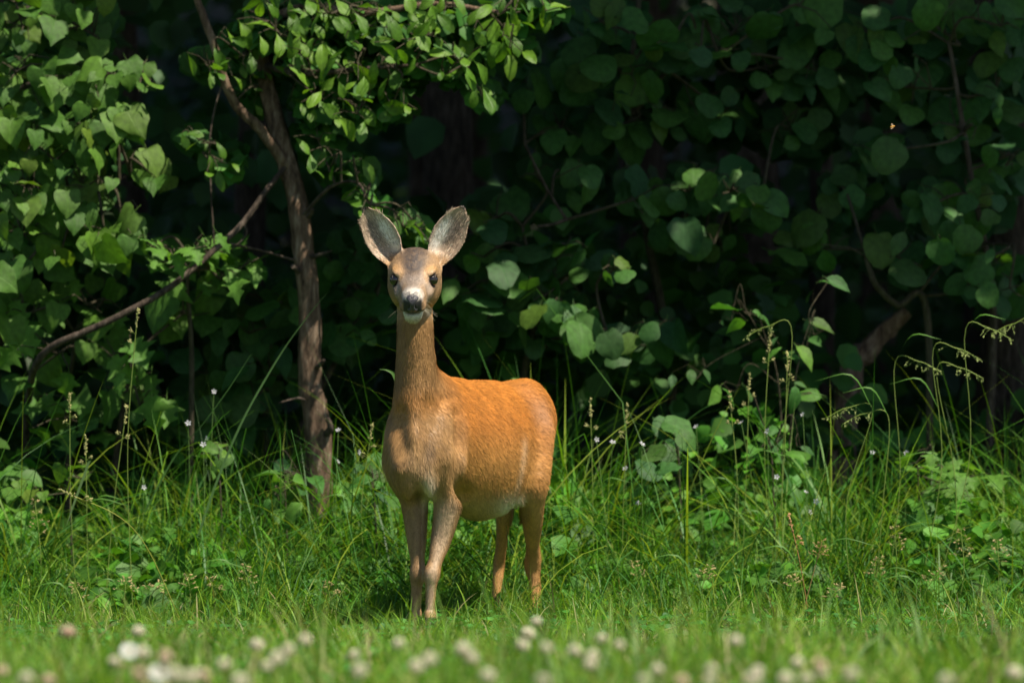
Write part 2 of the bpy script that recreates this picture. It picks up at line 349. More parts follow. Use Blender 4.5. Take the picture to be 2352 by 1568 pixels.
    for sg in (-1, 1):
        ell(hp(0.025, sg * 0.042, -0.050), HR, (0.06, 0.026, 0.038), 0.025)      # jaw
        ell(hp(0.070, sg * 0.045, 0.036), HR, (0.028, 0.017, 0.010), 0.012)      # brow ridge
        ell(hp(0.105, sg * 0.042, -0.006), HR, (0.034, 0.013, 0.014), 0.016)      # cheek bone
        ell(hp(0.096, sg * 0.060, 0.016), HR, (0.017, 0.014, 0.013), 0.006, sub=True)   # orbit
    ell(hp(0.196, 0, 0.006), HR, (0.013, 0.026, 0.024), 0.014)                  # upper lip and nose block
    for sg in (-1, 1): ell(hp(0.182, sg * 0.021, -0.012), HR, (0.024, 0.016, 0.014), 0.012)   # lip pads
    ell(hp(0.176, 0, -0.042), HR, (0.030, 0.026, 0.021), 0.012)                  # chin
    ell(hp(0.205, 0, -0.024), HR, (0.030, 0.036, 0.003), 0.004, sub=True)       # mouth line
    F += 0.0022                                                                   # room for the coat
    # ---- ears
    ears = []
    for sg, base, tip in ((-1, W(910, 602, 0.055), W(838, 477, 0.045)), (1, W(999, 602, 0.055), W(1064, 474, 0.045))):
        L = np.linalg.norm(tip - base); a_ = (tip - base) / L
        nrm = np.array([sg * 0.14, -0.97, 0.02]); nrm = nrm - a_ * (nrm @ a_); nrm /= np.linalg.norm(nrm); b_ = np.cross(a_, nrm)
        ears.append((base, a_, b_, nrm, L, sg))
        sl, X, Y, Z = block(np.minimum(base, tip) - 0.08, np.maximum(base, tip) + 0.06)
        X0, Y0, Z0 = X - base[0], Y - base[1], Z - base[2]
        a = X0 * a_[0] + Y0 * a_[1] + Z0 * a_[2]; b = X0 * b_[0] + Y0 * b_[1] + Z0 * b_[2]; c = X0 * nrm[0] + Y0 * nrm[1] + Z0 * nrm[2]
        q = np.clip(a / L, 0, 1)
        w = np.interp(q, [0, 0.12, 0.3, 0.5, 0.66, 0.8, 0.9, 0.97, 1.0], [0.021, 0.032, 0.045, 0.0475, 0.042, 0.031, 0.020, 0.010, 0.003])
        dep = np.interp(q, [0, 0.3, 0.6, 1], [0.028, 0.026, 0.016, 0.003])
        c0 = dep * (np.minimum(np.abs(b) / w, 1.3) ** 2) - dep * 0.75
        th = np.interp(q, [0, 0.3, 1], [0.0065, 0.005, 0.0045])
        slope = np.sqrt(1 + (2 * dep * b / (w * w)) ** 2)
        D = np.maximum(np.maximum(np.abs(c - c0) / slope - th, (np.abs(b) - w) * 0.9), np.maximum(a - L, -0.02 - a))
        smin(sl, D.astype(np.float32), 0.010)
        cap(base - a_ * 0.025 - nrm * 0.015, base + a_ * 0.012 - nrm * 0.018, 0.024, 0.016, 0.015)   # ear root muscle
    # ---- grooves that part neck, shoulders, belly and thigh
    def surf_y(px, py):
        for y in np.arange(-0.2, 0.98, H):
            p = W(px, py, y); i = np.round((p - lo) / H).astype(int)
            if (i >= 0).all() and (i < n).all() and F[tuple(i)] < 0: return y
        return None
    def groove(pts, r, dep, k):
        Q_ = []; pp = curve([(a, b, 0) for a, b in pts], 14)
        for j, (px, py, _) in enumerate(pp):
            y = surf_y(px, py)
            if y is not None: Q_.append(W(px, py, y - r - 0.5 * k + (dep + 0.5 * k) * math.sin(math.pi * j / 13)))
        Q_ = np.array(Q_)
        for _ in range(4): Q_[1:-1] = 0.5 * Q_[1:-1] + 0.25 * (Q_[:-2] + Q_[2:])
        chain([(*q, r) for q in Q_], k, sub=True, per=2)
    groove([(1000, 930), (992, 980), (984, 1030), (972, 1080), (964, 1120)], 0.030, 0.006, 0.03)
    groove([(906, 950), (912, 1000), (925, 1050), (938, 1100)], 0.026, 0.004, 0.03)
    groove([(1062, 950), (1064, 1000), (1064, 1060), (1063, 1110), (1064, 1150)], 0.028, 0.007, 0.03)
    groove([(961, 1110), (962, 1128), (964, 1150), (965, 1160)], 0.022, 0.016, 0.02)
    # ---- surface nets
    ins = F < 0
    C = np.zeros(tuple(n - 1), np.int8)
    for i in (0, 1):
        for j in (0, 1):
            for k in (0, 1): C += ins[i:n[0] - 1 + i, j:n[1] - 1 + j, k:n[2] - 1 + k]
    act = np.argwhere((C > 0) & (C < 8)); idx = np.full(C.shape, -1, np.int32); idx[tuple(act.T)] = np.arange(len(act))
    acc = np.zeros((len(act), 3)); cnt = np.zeros(len(act))
    corners = [(i, j, k) for i in (0, 1) for j in (0, 1) for k in (0, 1)]
    vals = {c: F[act[:, 0] + c[0], act[:, 1] + c[1], act[:, 2] + c[2]] for c in corners}
    for c in corners:
        for d in range(3):
            if c[d] == 0:
                c2 = list(c); c2[d] = 1; c2 = tuple(c2); va, vb = vals[c], vals[c2]; mk = (va < 0) != (vb < 0)
                tt = np.where(mk, va / np.where(mk, va - vb, 1), 0); p = np.tile(np.array(c, float), (len(act), 1)); p[:, d] += tt
                acc[mk] += p[mk]; cnt[mk] += 1
    V = lo + (act + acc / cnt[:, None]) * H
    quads = []
    for d in range(3):
        s1 = [slice(1, -1)] * 3; s1[d] = slice(0, -1); s2 = [slice(1, -1)] * 3; s2[d] = slice(1, None)
        a, b = ins[tuple(s1)], ins[tuple(s2)]; off = np.array([1, 1, 1]); off[d] = 0
        o1, o2 = [(1, 2), (2, 0), (0, 1)][d]
        for flip, mk in ((False, a & ~b), (True, ~a & b)):
            P = np.argwhere(mk) + off; g = []
            for da, db in ((-1, -1), (0, -1), (0, 0), (-1, 0)):
                q = P.copy(); q[:, o1] += da; q[:, o2] += db; g.append(idx[q[:, 0], q[:, 1], q[:, 2]])
            g = np.stack(g, 1); quads.append(g[:, ::-1] if flip else g)
    Q = np.concatenate(quads); Q = Q[(Q >= 0).all(1)]
    # drop stray islands: keep everything (one body); relax
    E = np.concatenate([Q[:, [0, 1]], Q[:, [1, 2]], Q[:, [2, 3]], Q[:, [3, 0]]]); E = np.concatenate([E, E[:, ::-1]])
    deg = np.bincount(E[:, 0], minlength=len(V))[:, None].astype(float)
    def lap(A_):
        o = np.zeros_like(A_)
        for k in range(A_.shape[1]): o[:, k] = np.bincount(E[:, 0], weights=A_[E[:, 1], k], minlength=len(V))
        return o / np.maximum(deg, 1)
    for it in range(4):
        V = V + 0.5 * (lap(V) - V); V = V - 0.51 * (lap(V) - V)
    V = V + 0.4 * (lap(V) - V)
    fn = np.cross(V[Q[:, 2]] - V[Q[:, 0]], V[Q[:, 3]] - V[Q[:, 1]]); NV = np.zeros_like(V)
    for k in range(4):
        for d in range(3): NV[:, d] += np.bincount(Q[:, k], weights=fn[:, d], minlength=len(V))
    NV = unit(NV)
    # ---- coat: natural colour patches, a little painted light and shade, hair flow, hair length
    def sst(x, a, b): q = np.clip((x - a) / (b - a), 0, 1); return q * q * (3 - 2 * q)
    def mixc(c, m_, col): return c * (1 - m_[:, None]) + np.asarray(col)[None] * m_[:, None]
    P = V - A; vs_ = P @ e; vl = P @ lat; vz = V[:, 2]
    Ph = V - O; ht, hr, hu = Ph @ f, Ph @ r, Ph @ u
    k = PXM / (1 + V[:, 1] / DIST); ipx = 1176 + V[:, 0] * k; ipy = HOR + (CAMH - vz) * k
    nse = vnoise(V * 22, 1)
    nse2 = vnoise(V * 160, 3)
    head = np.clip(sst(vz, 0.845, 0.875) * (1 - sst(V[:, 1], 0.10, 0.14)) , 0, 1) * sst(ht, -0.075, -0.035)
    ear = np.zeros(len(V)); ea = np.zeros(len(V)); eb = np.zeros(len(V)); ec = np.zeros(len(V)); eflow = np.zeros_like(V)
    for base, a_, b_, nrm, L, sg in ears:
        p = V - base; a = (p @ a_) / L; b = p @ b_; c = p @ nrm
        mk = sst(a, 0.06, 0.18) * (np.abs(b) < 0.06) * (np.abs(c) < 0.06)
        upd = mk > ear
        ea[upd] = a[upd]; eb[upd] = (b * sg)[upd] / 0.0425; ec[upd] = (NV @ nrm)[upd]; eflow[upd] = (a_[None] * 1.0 + b_[None] * np.clip(b, -.03, .03)[:, None] * 10)[upd]; ear = np.maximum(ear, mk)
    red = np.array((0.45, 0.172, 0.030)); c = np.tile(red, (len(V), 1))
    c = mixc(c, sst(vz, 0.60, 0.44) * 0.75, (0.45, 0.235, 0.075))                                   # flanks duller
    c = mixc(c, sst(vs_, 0.62, 0.72) * sst(vz, 0.66, 0.52) * 0.5, (0.45, 0.20, 0.065))             # haunch
    shoulder = sst(vs_, 0.24, 0.10) * sst(vz, 0.68, 0.58)
    c = mixc(c, shoulder * 0.85, (0.33, 0.195, 0.085))
    neckm = sst(vz, 0.60, 0.70) * sst(vs_, 0.24, 0.14)
    c = mixc(c, neckm * 0.92, (0.315, 0.178, 0.072))
    c = mixc(c, neckm * sst(V[:, 1], 0.08, 0.16) * 0.6, red)
    belly = sst(vz, 0.40, 0.325) * sst(vs_, 0.15, 0.3)
    c = mixc(c, belly * 0.6, (0.46, 0.33, 0.19))
    gr = np.exp(-((ipx - 1178) / 34) ** 2 - ((ipy - 1168) / 26) ** 2) * (V[:, 1] < 0.75)
    c = mixc(c, np.clip(gr * 1.3, 0, 1) * 0.9, (0.78, 0.68, 0.52))                                # pale groin
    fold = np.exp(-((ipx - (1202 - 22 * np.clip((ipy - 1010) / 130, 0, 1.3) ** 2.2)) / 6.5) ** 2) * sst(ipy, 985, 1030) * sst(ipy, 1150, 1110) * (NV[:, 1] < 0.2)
    c = mixc(c, np.clip(fold, 0, 1) * 0.7, (0.66, 0.43, 0.25))  # paler hair line of the flank fold, its sunlit edge painted in
    legm = sst(vz, 0.40, 0.33) * ((vs_ < 0.26) | (vs_ > 0.62))
    fore = legm * (vs_ < 0.3); hind = legm * (vs_ > 0.5)
    c = mixc(c, fore * 0.9, (0.32, 0.19, 0.088)); c = mixc(c, hind * 0.8, (0.46, 0.235, 0.075))
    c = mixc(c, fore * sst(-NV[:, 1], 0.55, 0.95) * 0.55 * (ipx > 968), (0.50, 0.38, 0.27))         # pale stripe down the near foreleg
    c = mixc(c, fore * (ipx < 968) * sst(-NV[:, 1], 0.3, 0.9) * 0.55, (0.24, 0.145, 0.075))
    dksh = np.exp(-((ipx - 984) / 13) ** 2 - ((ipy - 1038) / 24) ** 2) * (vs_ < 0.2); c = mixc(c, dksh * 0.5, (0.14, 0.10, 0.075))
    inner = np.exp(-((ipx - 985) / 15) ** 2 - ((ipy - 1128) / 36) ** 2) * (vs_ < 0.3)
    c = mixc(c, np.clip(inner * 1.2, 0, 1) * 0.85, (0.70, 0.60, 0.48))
    armpit_shade = np.exp(-((ipx - 960) / 9) ** 2 - ((ipy - 1140) / 16) ** 2) * (vs_ < 0.3); c = mixc(c, armpit_shade * 0.7, (0.08, 0.05, 0.03))  # painted shade in the armpit gap between the forelegs
    brst = np.exp(-((ipx - 955) / 22) ** 2 - ((ipy - 1075) / 45) ** 2) * (vs_ < 0.2)
    c = mixc(c, brst * 0.3, (0.40, 0.29, 0.18))
    c = mixc(c, (vz < 0.045) * 1.0, (0.02, 0.017, 0.015))
    # head
    hc = np.tile(np.array((0.345, 0.215, 0.115)), (len(V), 1))
    hc = mixc(hc, sst(hu, -0.01, -0.06) * 0.6, (0.40, 0.22, 0.08))
    grey = np.exp(-(hr / (0.040 - 0.15 * np.clip(ht - 0.02, 0, 0.1))) ** 4) * sst(hu, 0.014, 0.03) * sst(ht, 0.150, 0.085) * np.clip(0.9 + 0.25 * nse2, 0, 1)
    hc = mixc(hc, grey * 0.97, (0.058, 0.048, 0.048))
    cheek = np.exp(-((np.abs(hr) - 0.036) / 0.018) ** 2 - ((ht - 0.118) / 0.03) ** 2) * sst(hu, -0.05, -0.01)
    hc = mixc(hc, cheek * 0.75, (0.40, 0.34, 0.30))
    bridge = np.exp(-(hr / 0.022) ** 4) * sst(ht, 0.095, 0.125) * sst(hu, 0.0, 0.015)
    hc = mixc(hc, bridge * 0.8, (0.22, 0.185, 0.165))
    band = sst(ht, 0.155, 0.178) * sst(hu, 0.008, 0.02) * np.exp(-(hr / 0.032) ** 6)
    hc = mixc(hc, band * 0.85, (0.58, 0.53, 0.48))
    for sg in (-1, 1):
        dd = np.sqrt(((ht - 0.088) / 1.15) ** 2 + ((hr - sg * 0.055) / 1.0) ** 2 + ((hu - 0.016) / 1.0) ** 2)
        hc = mixc(hc, np.exp(-((dd - 0.031) / 0.009) ** 2) * sst(hu, 0.012, 0.03) * 0.6, (0.50, 0.28, 0.105))
        hc = mixc(hc, sst(dd, 0.0240, 0.0185), (0.02, 0.015, 0.013))
        dk = np.exp(-((ht - 0.102) / 0.012) ** 2 - ((np.abs(hr) - 0.043) / 0.009) ** 2 - ((hu - 0.012) / 0.012) ** 2) * (hr * sg > 0)
        hc = mixc(hc, dk * 0.75, (0.07, 0.05, 0.045))
    muz = np.maximum(sst(ht, 0.192, 0.199) * sst(np.abs(hr), 0.029, 0.023) * sst(hu, -0.026, -0.020) * sst(hu, 0.026, 0.018), sst(ht, 0.165, 0.178) * sst(np.abs(hr), 0.042, 0.036) * np.exp(-((hu + 0.018) / 0.008) ** 2))
    hc = mixc(hc, muz, (0.022, 0.02, 0.024))
    hc = mixc(hc, np.exp(-((np.abs(hr) - 0.021) / 0.006) ** 2 - ((hu + 0.019) / 0.004) ** 2) * sst(ht, 0.18, 0.195) * 0.8, (0.6, 0.56, 0.5))
    chin = sst(ht, 0.145, 0.165) * sst(hu, -0.024, -0.030) * sst(np.abs(hr), 0.034, 0.026)
    hc = mixc(hc, chin * 0.92, (0.70, 0.66, 0.56))
    lipc = np.exp(-((hu + 0.024) / 0.004) ** 2) * sst(ht, 0.145, 0.165)
    hc = mixc(hc, lipc * 0.9, (0.03, 0.025, 0.024))
    c = c * (1 - head[:, None]) + hc * head[:, None]
    # ears: pale inside fur, dark hollow, tan rim, black edge and tip
    front = sst(ec, -0.05, 0.25)
    ecn = mixc(np.tile(np.array((0.34, 0.205, 0.105)), (len(V), 1)), front, (0.43, 0.31, 0.22))
    hol = np.exp(-((ea - 0.52) / 0.22) ** 2 - ((eb - 0.10) / 0.42) ** 2) * front
    ecn = mixc(ecn, np.clip(hol * 1.6 * (1 + 0.9 * vnoise(V * 170, 21)), 0, 1) * 0.85, (0.15, 0.115, 0.10))
    pale = np.exp(-((ea - 0.42) / 0.25) ** 2 - ((eb + 0.52) / 0.34) ** 2) * front
    ecn = mixc(ecn, np.clip(pale * 1.6, 0, 1) * 0.97, (0.86, 0.80, 0.74))
    pale2 = np.exp(-((ea - 0.84) / 0.07) ** 2) * front
    ecn = mixc(ecn, pale2 * 0.5, (0.55, 0.42, 0.30))
    ecn = mixc(ecn, sst(ea, 0.93, 0.99), (0.05, 0.04, 0.035))
    ecn = mixc(ecn, sst(np.abs(eb), 0.84, 0.98) * (1 - front * 0.6) * 0.6, (0.06, 0.045, 0.035))
    c = c * (1 - ear[:, None]) + ecn * ear[:, None]
    stv = vnoise(np.stack([V[:, 0] * 150, V[:, 1] * 150, V[:, 2] * 22], 1), 5); sth = vnoise(np.stack([vs_ * 30 + vz * 25, vl * 120, vz * 120 + vs_ * 70], 1), 6)
    streak = np.where((neckm > 0.4) | (legm > 0.5), stv, sth) * (1 - head) * (1 - ear)
    c = c * (1 + 0.13 * nse + 0.10 * vnoise(V * 48, 9) * (1 - head) + 0.06 * nse2 + 0.16 * streak - 0.22 * sst(streak, 0.35, 0.8) * (neckm > 0.2))[:, None]
    rumpp = np.exp(-((vs_ - 0.72) / 0.05) ** 2 - ((vz - 0.60) / 0.05) ** 2) * (vl > 0); c = mixc(c, rumpp * 0.35, (0.46, 0.32, 0.24))
    c = np.clip(c * (1 + 0.16 * (1 - head) * (1 - ear) * (1 - 0.5 * neckm))[:, None], 0.004, 1)
    # hair flow
    fl = np.tile(e * 0.8 + np.array([0, 0, -0.55]), (len(V), 1))
    dn = np.array([0.0, 0.05, -1.0])
    w_ = np.clip(neckm + shoulder * 0.5, 0, 1)[:, None]; fl = fl * (1 - w_) + dn * w_
    w_ = legm[:, None]; fl = fl * (1 - w_) + dn * w_
    bf = -f[None] * 0.9 + np.sign(hr)[:, None] * r[None] * 0.35 + u[None] * 0.0
    fl = fl * (1 - head[:, None]) + bf * head[:, None]; fl = fl * (1 - ear[:, None]) + eflow * ear[:, None]
    fl = fl - NV * (fl * NV).sum(1, keepdims=True); fl = unit(fl)
    ln = np.full(len(V), 0.019); ln = ln * (1 - legm) + 0.008 * legm; ln = np.where(fore * (ipy < 1170) > 0.3, 0.016, ln)
    ln = np.where(gr > 0.3, 0.028, ln); ln = np.where(inner > 0.35, 0.024, ln); ln = ln * (1 - head) + 0.0075 * head; ln = ln * (1 - ear) + (0.0045 + 0.012 * front * (np.abs(eb) < 0.78) * (ea < 0.85)) * ear
    bald = np.clip(muz * head + (lipc * head) + (vz < 0.045), 0, 1)
    for sg in (-1, 1):
        dd = np.sqrt((ht - 0.088) ** 2 + (hr - sg * 0.055) ** 2 + (hu - 0.016) ** 2); bald = np.maximum(bald, dd < 0.0205)
    bald = np.maximum(bald, (ear > 0.5) * (np.abs(eb) > 0.9) * 0.85)
    # ---- objects
    root = thing('roe_deer', 'reddish brown deer standing alert at the wood edge, ears raised, facing forward', 'deer', (A + e * 0.35) * np.array([1, 1, 0]))
    inv = -np.array(root.location)
    mskin, nt, N, L, bs = new_mat('deer_coat'); at = N.new('ShaderNodeAttribute'); at.attribute_name = 'Col'; L.new(at.outputs['Color'], bs.inputs['Base Color'])
    bs.inputs['Roughness'].default_value = 0.48; bs.inputs['Specular IOR Level'].default_value = 0.4
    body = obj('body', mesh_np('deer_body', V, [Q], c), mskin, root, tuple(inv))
    # fur: about two hundred thousand short tapered hairs
    tri = np.concatenate([Q[:, [0, 1, 2]], Q[:, [0, 2, 3]]])
    ar = np.linalg.norm(np.cross(V[tri[:, 1]] - V[tri[:, 0]], V[tri[:, 2]] - V[tri[:, 0]]), axis=1)
    dens = (1 + 2.2 * head + 1.2 * ear + 0.4 * legm)[tri].mean(1) * (1 - bald[tri].max(1)); pr = ar * dens; pr /= pr.sum()
    NH = 250000
    ti = rng.choice(len(tri), NH, p=pr); b1, b2 = rng.random(NH), rng.random(NH); sw = b1 + b2 > 1; b1[sw], b2[sw] = 1 - b1[sw], 1 - b2[sw]; b0 = 1 - b1 - b2
    ip = lambda Arr: (Arr[tri[ti, 0]].T * b0 + Arr[tri[ti, 1]].T * b1 + Arr[tri[ti, 2]].T * b2).T
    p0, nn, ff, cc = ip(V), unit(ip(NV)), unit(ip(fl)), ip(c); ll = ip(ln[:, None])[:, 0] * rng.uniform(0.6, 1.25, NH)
    clump = np.sin(p0[:, 0] * 230 + p0[:, 2] * 95) + np.sin(p0[:, 2] * 210 - p0[:, 1] * 130 + 1)
    side0 = np.cross(ff, nn); ff = unit(ff + side0 * (rng.normal(0, 0.22, NH) + 0.05 * clump)[:, None])
    lift = (rng.uniform(0.10, 0.26, NH) * (1 - 0.55 * ip(ear[:, None])[:, 0]))[:, None]
    p0 = p0 - nn * (0.03 * ll)[:, None]; lift = np.maximum(lift, np.where(ll < 0.010, 0.20, 0.0)[:, None])
    p1 = p0 + ll[:, None] * 0.5 * (ff + nn * lift * 1.2); p2 = p0 + ll[:, None] * (ff + nn * lift * 0.7)
    sd = unit(np.cross(ff, nn) + rng.normal(0, 0.2, (NH, 3))); wd = np.where(ll > 0.009, 0.00052, 0.00038)[:, None]
    HV = np.stack([p0 - sd * wd, p0 + sd * wd, p1 + sd * wd * 0.8, p1 - sd * wd * 0.8, p2], 1)
    vary = np.exp(rng.normal(0, 1, NH) * (0.13 + 0.30 * ip(ear[:, None])[:, 0] + 0.16 * ip(head[:, None])[:, 0])) * np.where(rng.random(NH) < 0.07, 0.55, 1.0)
    hcol = np.clip(cc * vary[:, None], 0.003, 1)
    HC = np.stack([hcol * 0.8, hcol * 0.8, hcol, hcol, hcol * 1.12], 1)
    HN = unit(nn * 0.9 + rng.normal(0, 0.10, (NH, 3))); HN = np.repeat(HN[:, None], 5, 1)
    i = np.arange(NH)[:, None] * 5
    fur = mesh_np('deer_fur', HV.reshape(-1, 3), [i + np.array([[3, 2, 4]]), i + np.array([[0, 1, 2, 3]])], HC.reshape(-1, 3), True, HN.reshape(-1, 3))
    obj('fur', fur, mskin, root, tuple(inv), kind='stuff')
    # eyes
    def uvs(nu=20, nv=14):
        th = np.linspace(0, math.pi, nv); ph = np.arange(nu) * 2 * math.pi / nu
        Vv = np.stack([np.sin(th)[:, None] * np.cos(ph), np.sin(th)[:, None] * np.sin(ph), np.cos(th)[:, None] * np.ones(nu)], -1).reshape(-1, 3)
        a = np.arange(nv - 1)[:, None] * nu; j = np.arange(nu)[None]; j2 = (j + 1) % nu
        return Vv, np.stack([a + j, a + nu + j, a + nu + j2, a + j2], -1).reshape(-1, 4)
    sv, sq = uvs()
    me_eye = plain('eye', (0.012, 0.008, 0.006), 0.04, 0.9)
    for sg in (-1, 1):
        ce = hp(0.0855, sg * 0.0500, 0.0160)
        obj('eye', mesh_np('eye', ce + sv @ np.diag([0.0180, 0.0165, 0.0162]) @ HR, [sq]), me_eye, root, tuple(inv), label='dark glossy eye')
        g_ = Geo(); pts = []                                    # upper eyelid with lashes
        for q in np.linspace(-1, 1, 11):
            d = unit(f * (0.75 * q + 0.1) + u * (0.85 - 0.35 * q * q) + r * sg * 0.55); pts.append(ce + d * 0.0160)
        g_.tube(pts, 0.0016 + 0.0009 * (1 - np.linspace(-1, 1, 11) ** 2), 6, (0.03, 0.022, 0.018))
        for q in pts[1:-1]: g_.tube([q, q + (f * 0.35 + r * sg * 0.8 + u * 0.3) * 0.009], [0.0004, 0.0001], 3, (0.01, 0.01, 0.01), False)
        obj('eyelid', g_.mesh('eyelid'), mskin, root, tuple(inv))
    # nose pad with two comma nostrils
    mn, nt, N, L, bs = new_mat('nose_leather'); bs.inputs['Base Color'].default_value = (0.05, 0.046, 0.056, 1); bs.inputs['Roughness'].default_value = 0.28
    vo = N.new('ShaderNodeTexVoronoi'); vo.inputs['Scale'].default_value = 520; tcn = N.new('ShaderNodeTexCoord'); L.new(tcn.outputs['Object'], vo.inputs[0]); bp = N.new('ShaderNodeBump'); bp.inputs['Distance'].default_value = 0.0012; bp.inputs['Strength'].default_value = 0.7; L.new(vo.outputs[0], bp.inputs['Height']); L.new(bp.outputs[0], bs.inputs['Normal'])
    nu_, nv_ = 41, 33
    a, b = np.meshgrid(np.linspace(-1, 1, nu_), np.linspace(-1, 1, nv_))
    # rounded pad: wide at the top, narrowing to the lip
    half = 0.0265 * (0.84 + 0.16 * b) * np.sqrt(np.clip(1 - 0.86 * np.abs(b) ** 3.2, 0, 1))
    rr_ = a * half; uu_ = 0.009 + b * 0.0265
    tt_ = 0.2195 - 0.018 * np.abs(a) ** 3.0 - 0.017 * np.clip(b, 0, 1) ** 2.2 - 0.014 * np.clip(-b, 0, 1) ** 3 + 0.002 * (np.exp(-((np.abs(rr_) - 0.0125) / 0.006) ** 2))
    nd = np.zeros_like(a)
    for sg in (-1, 1):
        x_ = (rr_ * sg - 0.0155) / 0.0075; y_ = (uu_ - 0.012 - 0.35 * (rr_ * sg - 0.0155)) / 0.0105; nd = np.maximum(nd, np.exp(-(x_ ** 2 + y_ ** 2) ** 1.5))
        x_ = (rr_ * sg - 0.021) / 0.006; y_ = (uu_ - 0.004) / 0.0035; nd = np.maximum(nd, 0.7 * np.exp(-(x_ ** 2 + y_ ** 2)))
    tt_ = tt_ - 0.024 * nd - 0.0015 * np.exp(-(rr_ / 0.0016) ** 2) * (b < 0.1)
    NVp = O + f * tt_[..., None] + r * rr_[..., None] + u * uu_[..., None]
    q = np.arange(nv_ - 1)[:, None] * nu_ + np.arange(nu_ - 1)[None]; NQ = np.stack([q, q + 1, q + nu_ + 1, q + nu_], -1).reshape(-1, 4)
    rim = np.concatenate([np.arange(nu_), np.arange(1, nv_) * nu_ + nu_ - 1, (nv_ - 1) * nu_ + np.arange(nu_ - 2, -1, -1), np.arange(nv_ - 2, 0, -1) * nu_])
    NV0 = NVp.reshape(-1, 3); back = NV0[rim] - f * 0.022; m0 = len(NV0); kk = np.arange(len(rim)); k2 = (kk + 1) % len(rim)
    obj('nose', mesh_np('nose', np.vstack([NV0, back]), [np.concatenate([NQ, np.stack([rim[k2], rim[kk], m0 + kk, m0 + k2], -1)])]), mn, root, tuple(inv), label='wet black nose')
    # whiskers
    g_ = Geo()
    for q in range(26):
        sg = random.choice((-1, 1)); p = hp(random.uniform(0.15, 0.19), sg * random.uniform(0.022, 0.034), random.uniform(-0.04, -0.01))
        d = unit(r * sg * random.uniform(0.5, 1) + f * random.uniform(0, 0.5) - u * random.uniform(0.1, 0.7)); l_ = random.uniform(0.02, 0.045)
        g_.tube([p, p + d * l_ * 0.5, p + d * l_ - np.array([0, 0, l_ * 0.15])], [0.0003, 0.0002, 0.0001], 3, (0.5, 0.45, 0.35), False)
    obj('whiskers', g_.mesh('whiskers'), mskin, root, tuple(inv), kind='stuff')
build_deer()
#END_DEER
#END_DEER
# ------------------------------------------------------------------ leaves
def leaf_mesh(name, outline, fold=0.25, droop=0.25, wave=0.0, petiole=0.35, seed=0):
    """one leaf, length 1 along +Y, face up +Z; outline = [(along, half width)], two columns a side"""
    r_ = np.random.default_rng(seed); V = []; Q = []; T = []; curl = r_.normal(0, 0.13); bendx = r_.normal(0, 0.10)
    n = len(outline)
    for k, (t, w) in enumerate(outline):
        tm = max(t, 0.0); zc = -droop * tm * tm
        for cx in (-1, -0.5, 0, 0.5, 1):
            yy = tm + (t - tm) * abs(cx) + (0.0 if abs(cx) < 1 else r_.normal(0, 0.02))
            V.append((bendx * tm * tm + cx * w * (r_.uniform(0.92, 1.06) if abs(cx) == 1 else 1), yy, zc + fold * abs(cx) * w * (1 - 0.6 * abs(cx)) + r_.normal(0, 0.018) * abs(cx) + curl * abs(cx) ** 2 * w + wave * math.sin(9 * yy + 4 * cx) * abs(cx) * w))
    for k in range(n - 1):
        for j in range(4):
            a = k * 5 + j; Q.append((a, a + 1, a + 6, a + 5))
    g = Geo(); g.add(V, Q=Q)
    if petiole: g.tube([(0, 0.03, -0.004), (0.01, -petiole * 0.5, 0.01), (0, -petiole, 0.06)], [0.012, 0.010, 0.012], 3, cap=False)
    return g.mesh(name)
HEART = [(-0.07, 0.20), (-0.06, 0.40), (0.07, 0.52), (0.28, 0.545), (0.52, 0.46), (0.72, 0.29), (0.86, 0.11), (1.0, 0.004)]
ROUND = [(-0.04, 0.16), (0.0, 0.33), (0.15, 0.47), (0.38, 0.53), (0.62, 0.50), (0.82, 0.36), (0.93, 0.20), (1.0, 0.02)]
OBOV = [(0.0, 0.015), (0.15, 0.09), (0.38, 0.21), (0.6, 0.275), (0.78, 0.255), (0.91, 0.15), (1.0, 0.005)]
OVAL = [(0.0, 0.03), (0.12, 0.17), (0.32, 0.29), (0.55, 0.29), (0.76, 0.19), (0.9, 0.08), (1.0, 0.004)]
MAPLE = [(-0.06, 0.10), (0.02, 0.30), (0.12, 0.22), (0.30, 0.60), (0.40, 0.30), (0.55, 0.22), (0.66, 0.40), (0.78, 0.16), (1.0, 0.004)]
L_HEART = [leaf_mesh('heart_leaf', HEART, 0.3, 0.2 + 0.12 * (k % 4), 0.12, seed=k) for k in range(7)]
L_ROUND = [leaf_mesh('round_leaf', ROUND, 0.22, 0.12 + 0.14 * (k % 4), 0.10, seed=10 + k) for k in range(7)]
L_OBOV = [leaf_mesh('obovate_leaf', OBOV, 0.5, 0.1 + 0.22 * (k % 4), 0.08, 0.12, seed=20 + k) for k in range(5)]
L_OVAL = [leaf_mesh('oval_leaf', OVAL, 0.4, 0.2 + 0.2 * (k % 4), 0.10, 0.2, seed=30 + k) for k in range(5)]
L_MAPLE = [leaf_mesh('lobed_leaf', MAPLE, 0.2, 0.15 + 0.15 * (k % 4), 0.12, 0.5, seed=40 + k) for k in range(5)]

